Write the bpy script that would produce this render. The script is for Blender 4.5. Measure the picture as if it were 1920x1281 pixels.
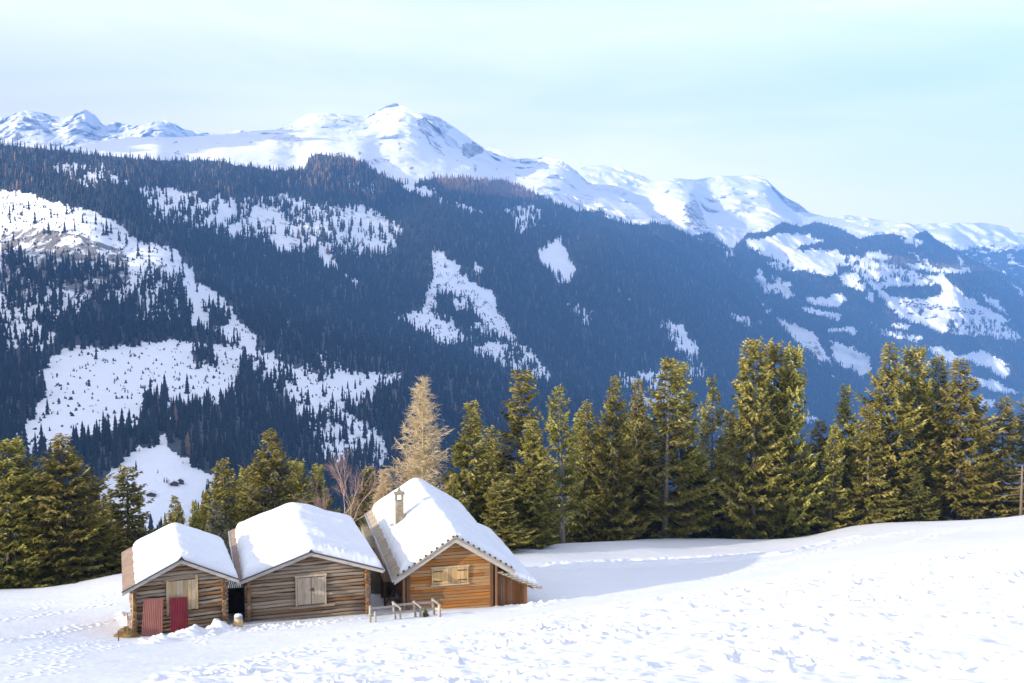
import bpy, math, random
import numpy as np
from mathutils import Vector, Matrix

for o in list(bpy.data.objects):
    bpy.data.objects.remove(o)
SC = bpy.context.scene
COL = SC.collection
rad = math.radians

# ---------------------------------------------------------------- camera, sky, sun, exposure
FPX, HOR = 1866.7, 520.0                      # focal length and horizon row of the 1920 px photograph
PITCH = math.atan((640.5 - HOR) / FPX)
CP, SP = math.cos(PITCH), math.sin(PITCH)
cam = bpy.data.cameras.new('camera'); cam.lens = 35; cam.sensor_width = 36
cam.clip_start = .2; cam.clip_end = 60000
camo = bpy.data.objects.new('camera', cam); COL.objects.link(camo)
camo.rotation_euler = (math.pi/2 - PITCH, 0, 0)
SC.camera = camo

SUN_AZ, SUN_EL = 240.0, 16.5                  # compass style, clockwise from +Y (the view direction)
wd = bpy.data.worlds.new('World'); SC.world = wd; wd.use_nodes = True
nt = wd.node_tree
bg = nt.nodes['Background']
sky = nt.nodes.new('ShaderNodeTexSky'); sky.sky_type = 'NISHITA'; sky.sun_disc = False
sky.sun_elevation = rad(SUN_EL); sky.sun_rotation = rad(SUN_AZ)
sky.altitude = 1500; sky.air_density = 1.0; sky.dust_density = .6; sky.ozone_density = 1.0
bg.inputs[1].default_value = .066
# thin cirrus veil mixed into the sky
tc = nt.nodes.new('ShaderNodeTexCoord'); mp = nt.nodes.new('ShaderNodeMapping')
mp.inputs['Rotation'].default_value = (0, rad(-9), rad(12)); mp.inputs['Scale'].default_value = (1.1, 1.0, 7.0)
nz = nt.nodes.new('ShaderNodeTexNoise'); nz.inputs['Scale'].default_value = 1.7; nz.inputs['Detail'].default_value = 7
nz.inputs['Roughness'].default_value = .55; nz.inputs['Distortion'].default_value = .5
rp = nt.nodes.new('ShaderNodeMapRange'); rp.inputs[1].default_value = .42; rp.inputs[2].default_value = .78
rp.inputs[3].default_value = .14; rp.inputs[4].default_value = .5
mx = nt.nodes.new('ShaderNodeMix'); mx.data_type = 'RGBA'; mx.inputs[7].default_value = (10.4, 9.4, 8.8, 1)
L_ = nt.links.new
L_(tc.outputs['Generated'], mp.inputs[0]); L_(mp.outputs[0], nz.inputs['Vector']); L_(nz.outputs[0], rp.inputs[0])
sx_ = nt.nodes.new('ShaderNodeSeparateXYZ'); gr = nt.nodes.new('ShaderNodeMapRange'); ad = nt.nodes.new('ShaderNodeMath'); ad.operation = 'ADD'
for i_, v_ in enumerate((-.55, .35, .34, .0)): gr.inputs[i_+1].default_value = v_      # the veil is thicker towards the sun side
L_(tc.outputs['Generated'], sx_.inputs[0]); L_(sx_.outputs[0], gr.inputs[0]); L_(rp.outputs[0], ad.inputs[0]); L_(gr.outputs[0], ad.inputs[1]); gz_ = nt.nodes.new('ShaderNodeMapRange'); a2 = nt.nodes.new('ShaderNodeMath'); a2.operation = 'ADD'; a2.use_clamp = True
for i_, v_ in enumerate((.03, .36, .72, .05)): gz_.inputs[i_+1].default_value = v_      # milky air low over the horizon
L_(sx_.outputs[2], gz_.inputs[0]); L_(gz_.outputs[0], a2.inputs[0]); L_(ad.outputs[0], a2.inputs[1]); L_(a2.outputs[0], mx.inputs[0]); L_(sky.outputs[0], mx.inputs[6]); L_(mx.outputs[2], bg.inputs[0])

sl = bpy.data.lights.new('sun', 'SUN'); sl.energy = 4.0; sl.angle = rad(.5); sl.color = (1, .885, .73)
so = bpy.data.objects.new('sun', sl); COL.objects.link(so)
sv = Vector((math.sin(rad(SUN_AZ))*math.cos(rad(SUN_EL)), math.cos(rad(SUN_AZ))*math.cos(rad(SUN_EL)), math.sin(rad(SUN_EL))))
so.rotation_euler = sv.to_track_quat('Z', 'Y').to_euler(); so.location = (-60, -40, 60)

SC.view_settings.view_transform = 'Standard'; SC.view_settings.look = 'None'
SC.view_settings.exposure = 2.12; SC.view_settings.gamma = 1

# ---------------------------------------------------------------- helpers
rng = np.random.default_rng(7)
def ray(u, v):
    u = np.asarray(u, float); v = np.asarray(v, float)
    up = (640.5 - v) / FPX
    return (u - 960) / FPX, CP + up*SP, -SP + up*CP
def at(u, v, Y):                               # the world point Y metres out that is seen at photo pixel u, v
    dx, dy, dz = ray(u, v); k = np.asarray(Y, float) / dy
    return np.stack([dx*k, dy*k, dz*k], -1)
def atv(u, v, Y): return Vector(at(u, v, Y).tolist())

def _hash(ix, iy, iz, seed):
    h = (ix.astype(np.int64)*374761393 + iy.astype(np.int64)*668265263 + iz*1274126177 + seed*974634777) & 0xffffffff
    h = ((h ^ (h >> 13)) * 1274126177) & 0xffffffff
    return ((h ^ (h >> 16)) & 0xffff) / 65535.0
def pn(x, y, seed=0):                          # 2-D gradient noise, about -1..1
    x = np.asarray(x, float); y = np.asarray(y, float)
    ix = np.floor(x).astype(np.int64); iy = np.floor(y).astype(np.int64)
    fx = x - ix; fy = y - iy
    ux = fx*fx*fx*(fx*(fx*6-15)+10); uy = fy*fy*fy*(fy*(fy*6-15)+10)
    def g(ox, oy):
        a = _hash(ix+ox, iy+oy, 0, seed) * 2*np.pi
        return np.cos(a)*(fx-ox) + np.sin(a)*(fy-oy)
    a = g(0, 0); b = g(1, 0); c = g(0, 1); d = g(1, 1)
    return 1.5*((a + (b-a)*ux) + ((c + (d-c)*ux) - (a + (b-a)*ux))*uy)
def fbm(x, y, seed=0, o=4, gain=.5, lac=2.0, ridge=False):
    s = 0; a = 1; t = 0
    for k in range(o):
        n = pn(x, y, seed+k*17)
        s = s + a*((1-2*np.abs(n)) if ridge else n); t += a
        a *= gain; x = x*lac + 3.1; y = y*lac - 1.7
    return s/t
def sstep(a, b, x):
    t = np.clip((x-a)/(b-a), 0, 1); return t*t*(3-2*t)

class TPS:                                     # thin plate spline through scattered points
    def __init__(s, P, z, reg=1e-4):
        s.P = np.asarray(P, float); s.sc = np.ptp(s.P, axis=0).max(); s.P = s.P/s.sc
        n = len(s.P); r = np.linalg.norm(s.P[:, None]-s.P[None], axis=2)
        K = s.k(r) + reg*np.eye(n); Q = np.c_[np.ones(n), s.P]
        A = np.block([[K, Q], [Q.T, np.zeros((3, 3))]])
        w = np.linalg.solve(A, np.r_[np.asarray(z, float), 0, 0, 0]); s.w = w[:n]; s.a = w[n:]
    def k(s, r): return np.where(r > 1e-12, r*r*np.log(np.maximum(r, 1e-12)), 0)
    def __call__(s, x, y):
        sh = np.shape(x); q = np.c_[np.ravel(x), np.ravel(y)]/s.sc; out = np.empty(len(q))
        for i in range(0, len(q), 40000):
            c = q[i:i+40000]; r = np.sqrt(((c[:, None]-s.P[None])**2).sum(2))
            out[i:i+40000] = s.k(r)@s.w + s.a[0] + c@s.a[1:]
        return out.reshape(sh)
class Table:                                   # bilinear lookup
    def __init__(s, x0, x1, nx, y0, y1, ny, f):
        s.x0, s.dx, s.nx, s.y0, s.dy, s.ny = x0, (x1-x0)/(nx-1), nx, y0, (y1-y0)/(ny-1), ny
        X, Y = np.meshgrid(np.linspace(x0, x1, nx), np.linspace(y0, y1, ny), indexing='ij')
        s.T = f(X, Y)
    def __call__(s, x, y):
        fx = np.clip((np.asarray(x, float)-s.x0)/s.dx, 0, s.nx-1.001); fy = np.clip((np.asarray(y, float)-s.y0)/s.dy, 0, s.ny-1.001)
        i = fx.astype(int); j = fy.astype(int); a = fx-i; b = fy-j; T = s.T
        return (T[i, j]*(1-a)+T[i+1, j]*a)*(1-b) + (T[i, j+1]*(1-a)+T[i+1, j+1]*a)*b

def link(name, me, mat=None, parent=None, loc=None):
    o = bpy.data.objects.new(name, me); COL.objects.link(o)
    if mat is not None and me is not None: me.materials.append(mat)
    if parent is not None: o.parent = parent
    if loc is not None: o.location = loc
    return o
def bigmesh(name, V, F, smooth=True):
    me = bpy.data.meshes.new(name); V = np.ascontiguousarray(V, np.float32); F = np.ascontiguousarray(F, np.int32)
    k = F.shape[1]
    me.vertices.add(len(V)); me.vertices.foreach_set('co', V.ravel())
    me.loops.add(F.size); me.loops.foreach_set('vertex_index', F.ravel())
    me.polygons.add(len(F)); me.polygons.foreach_set('loop_start', np.arange(0, F.size, k, dtype=np.int32))
    me.polygons.foreach_set('use_smooth', np.full(len(F), smooth))
    me.update(calc_edges=True); me.validate()
    return me
def attr(me, name, vals):
    a = me.attributes.new(name, 'FLOAT', 'POINT'); a.data.foreach_set('value', np.ascontiguousarray(vals, np.float32).ravel())
def gridfaces(n, m):
    i = np.arange(n-1)[:, None]*m + np.arange(m-1)[None]
    i = i.ravel(); return np.c_[i, i+1, i+m+1, i+m]
def tag(o, label=None, cat=None, group=None, kind=None):
    if label: o['label'] = label
    if cat: o['category'] = cat
    if group: o['group'] = group
    if kind: o['kind'] = kind
    return o
def empty(name, loc, rz=0):
    o = bpy.data.objects.new(name, None); COL.objects.link(o); o.location = loc; o.rotation_euler = (0, 0, rz); return o

class MB:                                      # collects simple shapes, links them as one mesh
    def __init__(s): s.v = []; s.f = []
    def add(s, V, F):
        n = len(s.v); s.v += [tuple(p) for p in V]; s.f += [tuple(i+n for i in f) for f in F]
    def box(s, x0, x1, y0, y1, z0, z1, M=None, bev=0.0):
        c = [(x, y, z) for z in (z0, z1) for y in (y0, y1) for x in (x0, x1)]
        if M is not None: c = [M @ Vector(p) for p in c]
        s.add(c, [(0, 2, 3, 1), (4, 5, 7, 6), (0, 1, 5, 4), (2, 6, 7, 3), (0, 4, 6, 2), (1, 3, 7, 5)])
    def bar(s, a, b, w, h, up=(0, 0, 1)):      # squared bar from a to b
        a = Vector(a); b = Vector(b); d = (b-a).normalized(); r = d.cross(Vector(up))
        r = r.normalized() if r.length > 1e-6 else Vector((1, 0, 0)); q = r.cross(d)
        c = []
        for p in (a, b): c += [p-r*w/2-q*h/2, p+r*w/2-q*h/2, p+r*w/2+q*h/2, p-r*w/2+q*h/2]
        s.add(c, [(3, 2, 1, 0), (4, 5, 6, 7), (0, 1, 5, 4), (1, 2, 6, 5), (2, 3, 7, 6), (3, 0, 4, 7)])
    def tube(s, P, R, n=8, squash=1.0, caps=True):
        P = [Vector(p) for p in P]; k = len(P)
        if np.isscalar(R): R = [R]*k
        base = len(s.v); ref = None
        for i, p in enumerate(P):
            d = (P[min(i+1, k-1)]-P[max(i-1, 0)]).normalized()
            if ref is None: ref = d.cross(Vector((0, 0, 1)) if abs(d.z) < .9 else Vector((1, 0, 0))).normalized()
            ref = (ref - d*ref.dot(d)).normalized(); q = d.cross(ref)
            for j in range(n):
                a = 2*math.pi*j/n; s.v.append(tuple(p + ref*math.cos(a)*R[i] + q*math.sin(a)*R[i]*squash))
        for i in range(k-1):
            for j in range(n):
                s.f.append((base+i*n+j, base+i*n+(j+1) % n, base+(i+1)*n+(j+1) % n, base+(i+1)*n+j))
        if caps:
            s.f.append(tuple(base+j for j in range(n-1, -1, -1))); s.f.append(tuple(base+(k-1)*n+j for j in range(n)))
    def prism(s, pts, y0, y1):                 # polygon in x,z swept from y0 to y1
        n = len(pts); s.add([(x, y0, z) for x, z in pts]+[(x, y1, z) for x, z in pts],
                            [tuple(range(n)), tuple(range(2*n-1, n-1, -1))]+[(i, n+i, n+(i+1) % n, (i+1) % n) for i in range(n)])
    def mesh(s, name, smooth=False):
        me = bpy.data.meshes.new(name); me.from_pydata(s.v, [], s.f); me.update()
        import bmesh
        b = bmesh.new(); b.from_mesh(me); bmesh.ops.recalc_face_normals(b, faces=b.faces); b.to_mesh(me); b.free()
        if smooth: me.polygons.foreach_set('use_smooth', [len(p.vertices) == 4 for p in me.polygons])
        return me
    def build(s, name, mat, parent=None, smooth=False, loc=None):
        return link(name, s.mesh(name, smooth), mat, parent, loc)

# ---------------------------------------------------------------- materials
class N:
    def __init__(s, name):
        s.m = bpy.data.materials.new(name); s.m.use_nodes = True; s.t = s.m.node_tree
        s.b = s.t.nodes['Principled BSDF']; s.b.inputs['Roughness'].default_value = .85
        s.b.inputs['Specular IOR Level'].default_value = .25
    def n(s, t, **k):
        x = s.t.nodes.new('ShaderNode'+t)
        for a, b in k.items(): setattr(x, a, b)
        return x
    def l(s, a, b): s.t.links.new(a, b)
    def coord(s, what='Object', scale=(1, 1, 1)):
        c = s.n('TexCoord'); m = s.n('Mapping'); m.inputs['Scale'].default_value = scale
        s.l(c.outputs[what], m.inputs[0]); return m.outputs[0]
    def pos(s, scale=(1, 1, 1)):
        c = s.n('NewGeometry'); m = s.n('Mapping'); m.inputs['Scale'].default_value = scale
        s.l(c.outputs['Position'], m.inputs[0]); return m.outputs[0]
    def noise(s, vec, scale, detail=5, rough=.55, dist=0):
        x = s.n('TexNoise'); x.inputs['Scale'].default_value = scale; x.inputs['Detail'].default_value = detail
        x.inputs['Roughness'].default_value = rough; x.inputs['Distortion'].default_value = dist
        if vec is not None: s.l(vec, x.inputs['Vector'])
        return x.outputs[0]
    def rng(s, v, a, b, c=0., d=1.):
        x = s.n('MapRange'); s.l(v, x.inputs[0])
        for i, q in enumerate((a, b, c, d)): x.inputs[i+1].default_value = q
        return x.outputs[0]
    def math(s, op, a, b=None):
        x = s.n('Math', operation=op)
        for i, q in enumerate((a, b)):
            if q is None: continue
            if isinstance(q, (int, float)): x.inputs[i].default_value = q
            else: s.l(q, x.inputs[i])
        return x.outputs[0]
    def mix(s, f, a, b, blend='MIX'):
        x = s.n('Mix', data_type='RGBA', blend_type=blend)
        for i, q in ((0, f), (6, a), (7, b)):
            if isinstance(q, (int, float)): x.inputs[i].default_value = q
            elif isinstance(q, tuple): x.inputs[i].default_value = (*q, 1)
            else: s.l(q, x.inputs[i])
        return x.outputs[2]
    def attr(s, name):
        x = s.n('Attribute', attribute_name=name); return x.outputs['Fac']
    def island(s): return s.n('NewGeometry').outputs['Random Per Island']
    def objrand(s): return s.n('ObjectInfo').outputs['Random']
    def bump(s, h, strength=.4, dist=.02):
        x = s.n('Bump'); x.inputs['Strength'].default_value = strength; x.inputs['Distance'].default_value = dist
        s.l(h, x.inputs['Height']); s.l(x.outputs[0], s.b.inputs['Normal'])
    def col(s, c):
        if isinstance(c, tuple): s.b.inputs['Base Color'].default_value = (*c, 1)
        else: s.l(c, s.b.inputs['Base Color'])

def snow_material(name, bump_scale=5, bump=.35, dist=.05):
    k = N(name); p = k.pos()
    f = k.noise(p, bump_scale, 6, .62); g = k.noise(p, bump_scale*7, 3, .6)
    h = k.math('ADD', f, k.math('MULTIPLY', g, .25)); k.bump(h, bump, dist)
    k.col(k.mix(k.noise(p, .6, 3), (.65, .68, .71), (.74, .765, .79))); k.b.inputs['Roughness'].default_value = .6
    return k.m
M = {}
M['snow'] = snow_material('snow')
M['roof_snow'] = snow_material('roof_snow', 4, .25, .05)

def wood_material(name, c1, c2, old, axis='x', sheltered=None, scale=1.0, islands=True, knots=.5, wear=(.42, .7)):
    k = N(name); st = {'x': (.55, 9, 9), 'y': (9, .55, 9), 'z': (9, 9, .55)}[axis]
    v = k.coord('Object', tuple(q*scale for q in st)); isl = k.island() if islands else k.objrand()
    off = k.n('VectorMath', operation='ADD'); cmb = k.n('CombineXYZ')
    for i in range(3): k.l(k.math('MULTIPLY', isl, 37.0+i*11), cmb.inputs[i])
    k.l(v, off.inputs[0]); k.l(cmb.outputs[0], off.inputs[1]); v = off.outputs[0]
    g = k.noise(v, 1.3, 6, .6, .3)
    c = k.mix(k.rng(g, .3, .7), c1, c2)
    w = k.noise(v, .45, 4, .6)
    wv = k.math('ADD', w, k.math('MULTIPLY', k.math('SUBTRACT', isl, .5), .42))
    if sheltered is not None:                  # boards under the eaves keep their colour, exposed ones turn grey
        z = k.n('SeparateXYZ'); k.l(k.coord('Object'), z.inputs[0])
        wv = k.math('SUBTRACT', wv, k.rng(z.outputs[2], sheltered[0], sheltered[1], -.12, .2))
    c = k.mix(k.rng(wv, wear[0], wear[1]), c, old)
    c = k.mix(k.rng(k.noise(v, 3.2, 4, .7), .53, .68, 0, .65), c, tuple(q*.28 for q in c1))
    if knots:
        vo = k.n('TexVoronoi'); vo.inputs['Scale'].default_value = 1.15; k.l(v, vo.inputs['Vector'])
        c = k.mix(k.rng(vo.outputs['Distance'], .06, .2, knots, 0), c, tuple(q*.22 for q in c1))
    br = k.rng(isl, 0, 1, .58, 1.22); c = k.mix(1.0, c, k.n('CombineXYZ').outputs[0], 'MULTIPLY') if False else c
    hs = k.n('HueSaturation'); k.l(c, hs.inputs['Color']); k.l(br, hs.inputs['Value']); k.col(hs.outputs[0])
    k.bump(g, .5, .02); return k.m
M['log_front'] = wood_material('weathered_log', (.27, .115, .032), (.35, .18, .065), (.285, .225, .16), 'x', (-1.0, .9), wear=(.36, .58))
M['log_side'] = wood_material('weathered_log_side', (.30, .13, .04), (.40, .22, .09), (.25, .19, .13), 'y', wear=(.5, .75))
M['grey_board'] = wood_material('grey_board', (.44, .35, .24), (.54, .44, .31), (.38, .31, .23), 'z', knots=.6)
M['pale_board'] = wood_material('pale_board', (.50, .34, .15), (.58, .42, .22), (.38, .31, .22), 'z', knots=.7)
M['orange_log'] = wood_material('larch_plank', (.46, .145, .016), (.62, .25, .04), (.34, .20, .09), 'x', (-2.6, .1), knots=.6, wear=(.42, .66))
M['shutter'] = wood_material('shutter_board', (.60, .36, .12), (.68, .45, .19), (.48, .31, .14), 'z', knots=.3)
M['brown_board'] = wood_material('brown_board', (.24, .095, .03), (.34, .15, .05), (.22, .13, .075), 'z')
M['dark_board'] = wood_material('dark_board', (.07, .04, .022), (.10, .06, .035), (.09, .065, .045), 'z')
M['tan_board'] = wood_material('tan_board', (.40, .26, .14), (.46, .31, .18), (.36, .26, .17), 'z', knots=.2)
M['barge'] = wood_material('barge_board', (.50, .46, .41), (.58, .54, .48), (.42, .38, .33), 'x', knots=.2)
M['fence_wood'] = wood_material('fence_wood', (.40, .36, .30), (.48, .43, .36), (.34, .30, .25), 'z', knots=.3)
M['bark'] = wood_material('bark', (.14, .10, .07), (.22, .17, .125), (.19, .165, .14), 'z', islands=False, knots=0)
M['beam'] = wood_material('dark_beam', (.13, .06, .025), (.19, .09, .04), (.14, .09, .06), 'z')
def sheet(name, c1, c2, axis=1, freq=0, rough=.6):
    k = N(name); n = k.noise(k.coord('Object', (1, 1, 1)), 2.5, 6, .65)
    c = k.mix(k.rng(n, .35, .65), c1, c2)
    k.col(c); k.b.inputs['Roughness'].default_value = rough; k.bump(k.noise(k.coord(), 22, 3), .2, .01)
    return k.m
M['roof_brown'] = sheet('roof_sheet', (.20, .14, .10), (.29, .21, .155))
M['roof_shingle'] = sheet('roof_shingle', (.30, .25, .18), (.42, .36, .27))
M['dark_metal'] = sheet('dark_metal', (.03, .032, .036), (.06, .06, .065), rough=.4)
M['zinc'] = sheet('zinc', (.28, .30, .33), (.38, .40, .43), rough=.35)
M['red_pale'] = sheet('faded_red_sheet', (.35, .145, .11), (.40, .175, .135), rough=.45)
M['red_deep'] = sheet('deep_red_sheet', (.18, .019, .032), (.22, .029, .044), rough=.45)
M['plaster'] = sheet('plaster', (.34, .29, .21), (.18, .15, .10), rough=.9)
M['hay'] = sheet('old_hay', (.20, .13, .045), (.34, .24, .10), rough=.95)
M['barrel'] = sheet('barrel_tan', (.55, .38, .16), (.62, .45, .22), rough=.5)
M['black'] = sheet('gap_shade', (.012, .011, .01), (.02, .018, .016), rough=.95)  # flat black that stands in for shade between the barn logs
M['yellow'] = sheet('yellow_paint', (.65, .50, .04), (.7, .55, .06))
M['wire'] = sheet('wire', (.22, .22, .23), (.3, .3, .3), rough=.4)
def end_grain():
    k = N('log_end'); n = k.noise(k.coord('Object'), 6, 5, .7); isl = k.island()
    c = k.mix(k.rng(n, .4, .62), (.25, .12, .045), (.05, .03, .018)); c = k.mix(k.rng(isl, .3, .8), c, (.16, .12, .085))
    k.col(c); return k.m
M['log_end'] = end_grain()
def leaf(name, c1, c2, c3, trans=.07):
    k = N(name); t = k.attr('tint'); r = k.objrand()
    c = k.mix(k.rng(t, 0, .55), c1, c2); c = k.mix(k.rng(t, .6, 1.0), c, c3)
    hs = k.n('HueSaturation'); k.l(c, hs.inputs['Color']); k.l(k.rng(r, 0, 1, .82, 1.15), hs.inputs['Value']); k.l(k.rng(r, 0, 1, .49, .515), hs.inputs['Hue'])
    k.l(hs.outputs[0], k.b.inputs['Base Color']); k.b.inputs['Roughness'].default_value = .65
    tr = k.n('BsdfTranslucent'); k.l(hs.outputs[0], tr.inputs[0]); ms = k.n('MixShader'); ms.inputs[0].default_value = trans
    out = k.t.nodes['Material Output']; k.l(k.b.outputs[0], ms.inputs[1]); k.l(tr.outputs[0], ms.inputs[2]); k.l(ms.outputs[0], out.inputs[0])
    return k.m
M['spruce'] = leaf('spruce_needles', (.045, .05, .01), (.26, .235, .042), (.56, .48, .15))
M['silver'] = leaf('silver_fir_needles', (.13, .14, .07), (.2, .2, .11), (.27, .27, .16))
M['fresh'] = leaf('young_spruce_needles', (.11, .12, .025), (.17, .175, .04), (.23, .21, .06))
M['larch'] = leaf('larch_twigs', (.50, .38, .22), (.66, .53, .33), (.80, .68, .47), .1)
M['red_twig'] = leaf('bare_twigs', (.40, .25, .20), (.50, .37, .29), (.55, .44, .35), .0)
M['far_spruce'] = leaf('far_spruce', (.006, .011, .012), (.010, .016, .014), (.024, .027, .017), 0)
M['far_larch'] = leaf('far_larch', (.17, .10, .05), (.22, .14, .075), (.28, .18, .1), 0)
def mountain_material(name):
    k = N(name); p = k.pos()
    n1 = k.noise(p, .02, 9, .72); n2 = k.noise(k.pos((.05, .05, .012)), 1.0, 7, .65)
    rk = k.mix(k.rng(n2, .35, .65), (.085, .08, .075), (.22, .20, .185))
    m = k.math('ADD', k.math('MULTIPLY', n1, .55), k.math('MULTIPLY', n2, .45))
    m = k.math('ADD', m, k.math('SUBTRACT', k.attr('rock'), 1.0))
    c = k.mix(k.rng(m, .47, .53), (.83, .86, .90), rk)
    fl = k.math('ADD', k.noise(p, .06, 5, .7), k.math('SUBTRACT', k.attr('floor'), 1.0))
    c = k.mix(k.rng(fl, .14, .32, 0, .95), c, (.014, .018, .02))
    k.col(c); k.bump(k.noise(p, .02, 9, .65), .6, 14); k.b.inputs['Roughness'].default_value = .75
    return k.m
M['mountain'] = mountain_material('mountain_snow')

# ---------------------------------------------------------------- near ground: the snowy shoulder the huts stand on
GC = [(0,1281,27),(480,1281,24),(960,1281,20),(1440,1281,16),(1920,1281,13),
 (0,1200,40),(250,1200,46.5),(350,1190,46.8),(430,1176,48.5),(600,1165,50),(690,1152,51.5),(760,1150,53),(860,1143,53),(920,1137,55.5),(985,1130,57),
 (480,1230,36),(700,1200,39),(960,1200,33),(1200,1180,31),(1440,1180,26),(1700,1180,22.5),(1920,1180,20),
 (1100,1140,44),(1300,1120,43),(1500,1090,44),(1700,1060,46),(1920,1040,45),
 (1020,1122,59),(1200,1098,61),(1350,1083,63),(1500,1057,67),
 (1150,1088,67),(1300,1074,72),(1100,1066,74),(1400,1060,75),
 (1000,1060,76),(1100,1036,86),(1300,1030,92),(1450,1028,92),
 (990,1027,88),(1060,1018,93),(1150,1015,98),(1360,1010,102),(1500,1008,104),(1600,985,104),(1700,982,106),(1840,978,106),(1920,965,106),(2200,930,108),
 (1700,1012,80),(1850,1000,80),(1600,1030,75),
 (0,1105,70),(110,1103,71),(220,1075,73),(400,1062,74),(600,1048,76),(800,1038,80),(-300,1125,68),
 (0,1150,52),(120,1150,54),(200,1160,52),(100,1120,62),(350,1095,62),(600,1085,66),(800,1078,70)]
gp = [at(*c) for c in GC]
for (u, v, Y) in [(-300,1125,68),(0,1105,70),(110,1103,71),(220,1075,73),(400,1062,74),(600,1048,76),(800,1038,80),(990,1027,88),(1150,1015,98),(1360,1010,102),(1500,1008,104),(1700,982,106),(1920,965,106),(2200,930,108)]:
    p = at(u, v, Y)
    for s, d in ((1.12, 1.2), (1.4, 12), (2.3, 45)): gp.append(np.array([p[0]*s, p[1]*s, p[2]*s-d]))
for x, y, z in ((-40,0,-6),(0,0,-1.9),(40,0,3),(-70,30,-16),(80,30,-2.5),(0,-40,9),(-300,520,-215),(0,520,-225),(300,520,-205),(-60,-40,2),(60,-40,15),(130,90,-15),(-90,60,-23)):
    gp.append(np.array([x, y, z], float))
gp = np.array(gp)
_gt = TPS(gp[:, :2], gp[:, 2], 2e-5)
_gn = Table(-130, 130, 261, -45, 145, 191, _gt); _gf = Table(-420, 420, 106, -45, 530, 116, _gt)
def ground0(x, y):
    w = sstep(112, 138, np.maximum(np.abs(x)+10, y))
    z = _gn(x, y)*(1-w) + _gf(x, y)*w
    return np.where(np.asarray(y) > 112, np.minimum(z, -.25*y-.38*(y-112)), z)
def hit(u, v, lo=8, hi=120):                   # where the ray through a photo pixel meets the snow
    Y = np.linspace(lo, hi, 1200); p = at(np.full(1200, u), np.full(1200, v), Y)
    k = np.nonzero(p[:, 2] <= ground0(p[:, 0], p[:, 1]))[0]
    return Vector(p[k[0] if len(k) else -1].tolist())
def gz(x, y): return float(ground0(np.array([x]), np.array([y]))[0])

ys = np.r_[np.arange(-32, 8, 2.0), np.arange(8, 12, .15), np.arange(12, 26, .05), np.arange(26, 62, .085), np.arange(62, 112, .2), np.arange(112, 150, 1.5), np.arange(150, 531, 8)]
ts = np.r_[np.linspace(-1.1, -.62, 40)[:-1], np.linspace(-.62, .62, 1000), np.linspace(.62, 1.1, 40)[1:]]
Yg, Tg = np.meshgrid(ys, ts, indexing='ij')
Xg = Tg*np.maximum(Yg+6, 22)
Zg = ground0(Xg, Yg)
near = 1-sstep(115, 140, Yg)
# trampled band: photo polygon mapped on the ground by where its edge falls
Ug = 960+FPX*Xg/np.maximum(Yg*CP-Zg*SP, 1); Vg = 640.5-FPX*(Yg*SP+Zg*CP)/np.maximum(Yg*CP-Zg*SP, 1)
edge = np.interp(Ug, [-400, 100, 330, 600, 900, 1150, 1400, 1600, 1920, 2400], [1420, 1330, 1262, 1214, 1180, 1130, 1090, 1050, 1010, 960])
rough = sstep(-10, 22, Vg-edge)*(Yg < 90)
rough = np.where(Yg < 12, 1, rough)
p1 = fbm(Xg/1.9, Yg/1.9, 3, 3); patch = sstep(-.08, .4, fbm((Xg+.5*Yg)/7, (Yg-.25*Xg)/2.6, 11, 4))
lump = np.abs(fbm(Xg/1.05, Yg/.95, 21, 4, .5))
lump2 = fbm(Xg/.22, Yg/.24, 31, 3, .6)
clod = np.clip(fbm(Xg/.42, Yg/.42, 41, 3, .6)-.12, 0, 1)
Zg = Zg + near*rough*(.18*p1 + .14*fbm(Xg/.95, Yg/.95, 13, 3) + (.05+1.05*patch)*(.42*(lump-.22) + .09*lump2 + .36*clod))
Zg = Zg + near*(1-rough)*((.05*fbm(Xg/3.2, Yg/3.2, 5, 3)) + .010*fbm(Xg/.3, Yg/.3, 6, 2)) + near*.10*fbm(Xg/14, Yg/11, 8, 2)*sstep(20, 60, Yg)
def carve(poly, step, radius, depth, jit=.12, rim=.35, both=True):
    """a line of footprints pressed into the snow along a photo polyline"""
    P = [hit(*q) for q in poly]; acc = 0
    for a, b in zip(P[:-1], P[1:]):
        d = (b-a).xy.length; n = max(1, int(d/step)); side = Vector((-(b-a).y, (b-a).x)).normalized()
        for i in range(n):
            q = a.lerp(b, (i+random.random()*.5)/n); s = (.16 if (acc % 2) else -.16)*both + random.gauss(0, jit); acc += 1
            stamp(q.x+side.x*s, q.y+side.y*s, radius*random.uniform(.75, 1.25), depth*random.uniform(.6, 1.2), rim)
def stamp(x, y, r, d, rim=.35):
    j0, j1 = np.searchsorted(ys, (y-3*r, y+3*r)); t = x/max(y+6, 22); w = 3*r/max(y+6, 22)
    i0, i1 = np.searchsorted(ts, (t-w, t+w))
    if j1 <= j0 or i1 <= i0: return
    s = (slice(j0, j1), slice(i0, i1)); q = ((Xg[s]-x)**2+(Yg[s]-y)**2)/(r*r)
    Zg[s] += -d*np.exp(-q*1.2) + rim*d*np.exp(-(np.sqrt(q)-1.5)**2*4)
random.seed(4)
for pl in ([(0,1165),(60,1158),(130,1146),(180,1138),(225,1133)], [(0,1203),(60,1196),(110,1187),(160,1175),(200,1168),(235,1160)], [(0,1206),(50,1194),(110,1184),(150,1172)]):
    carve(pl, .35, .14, .10)
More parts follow.
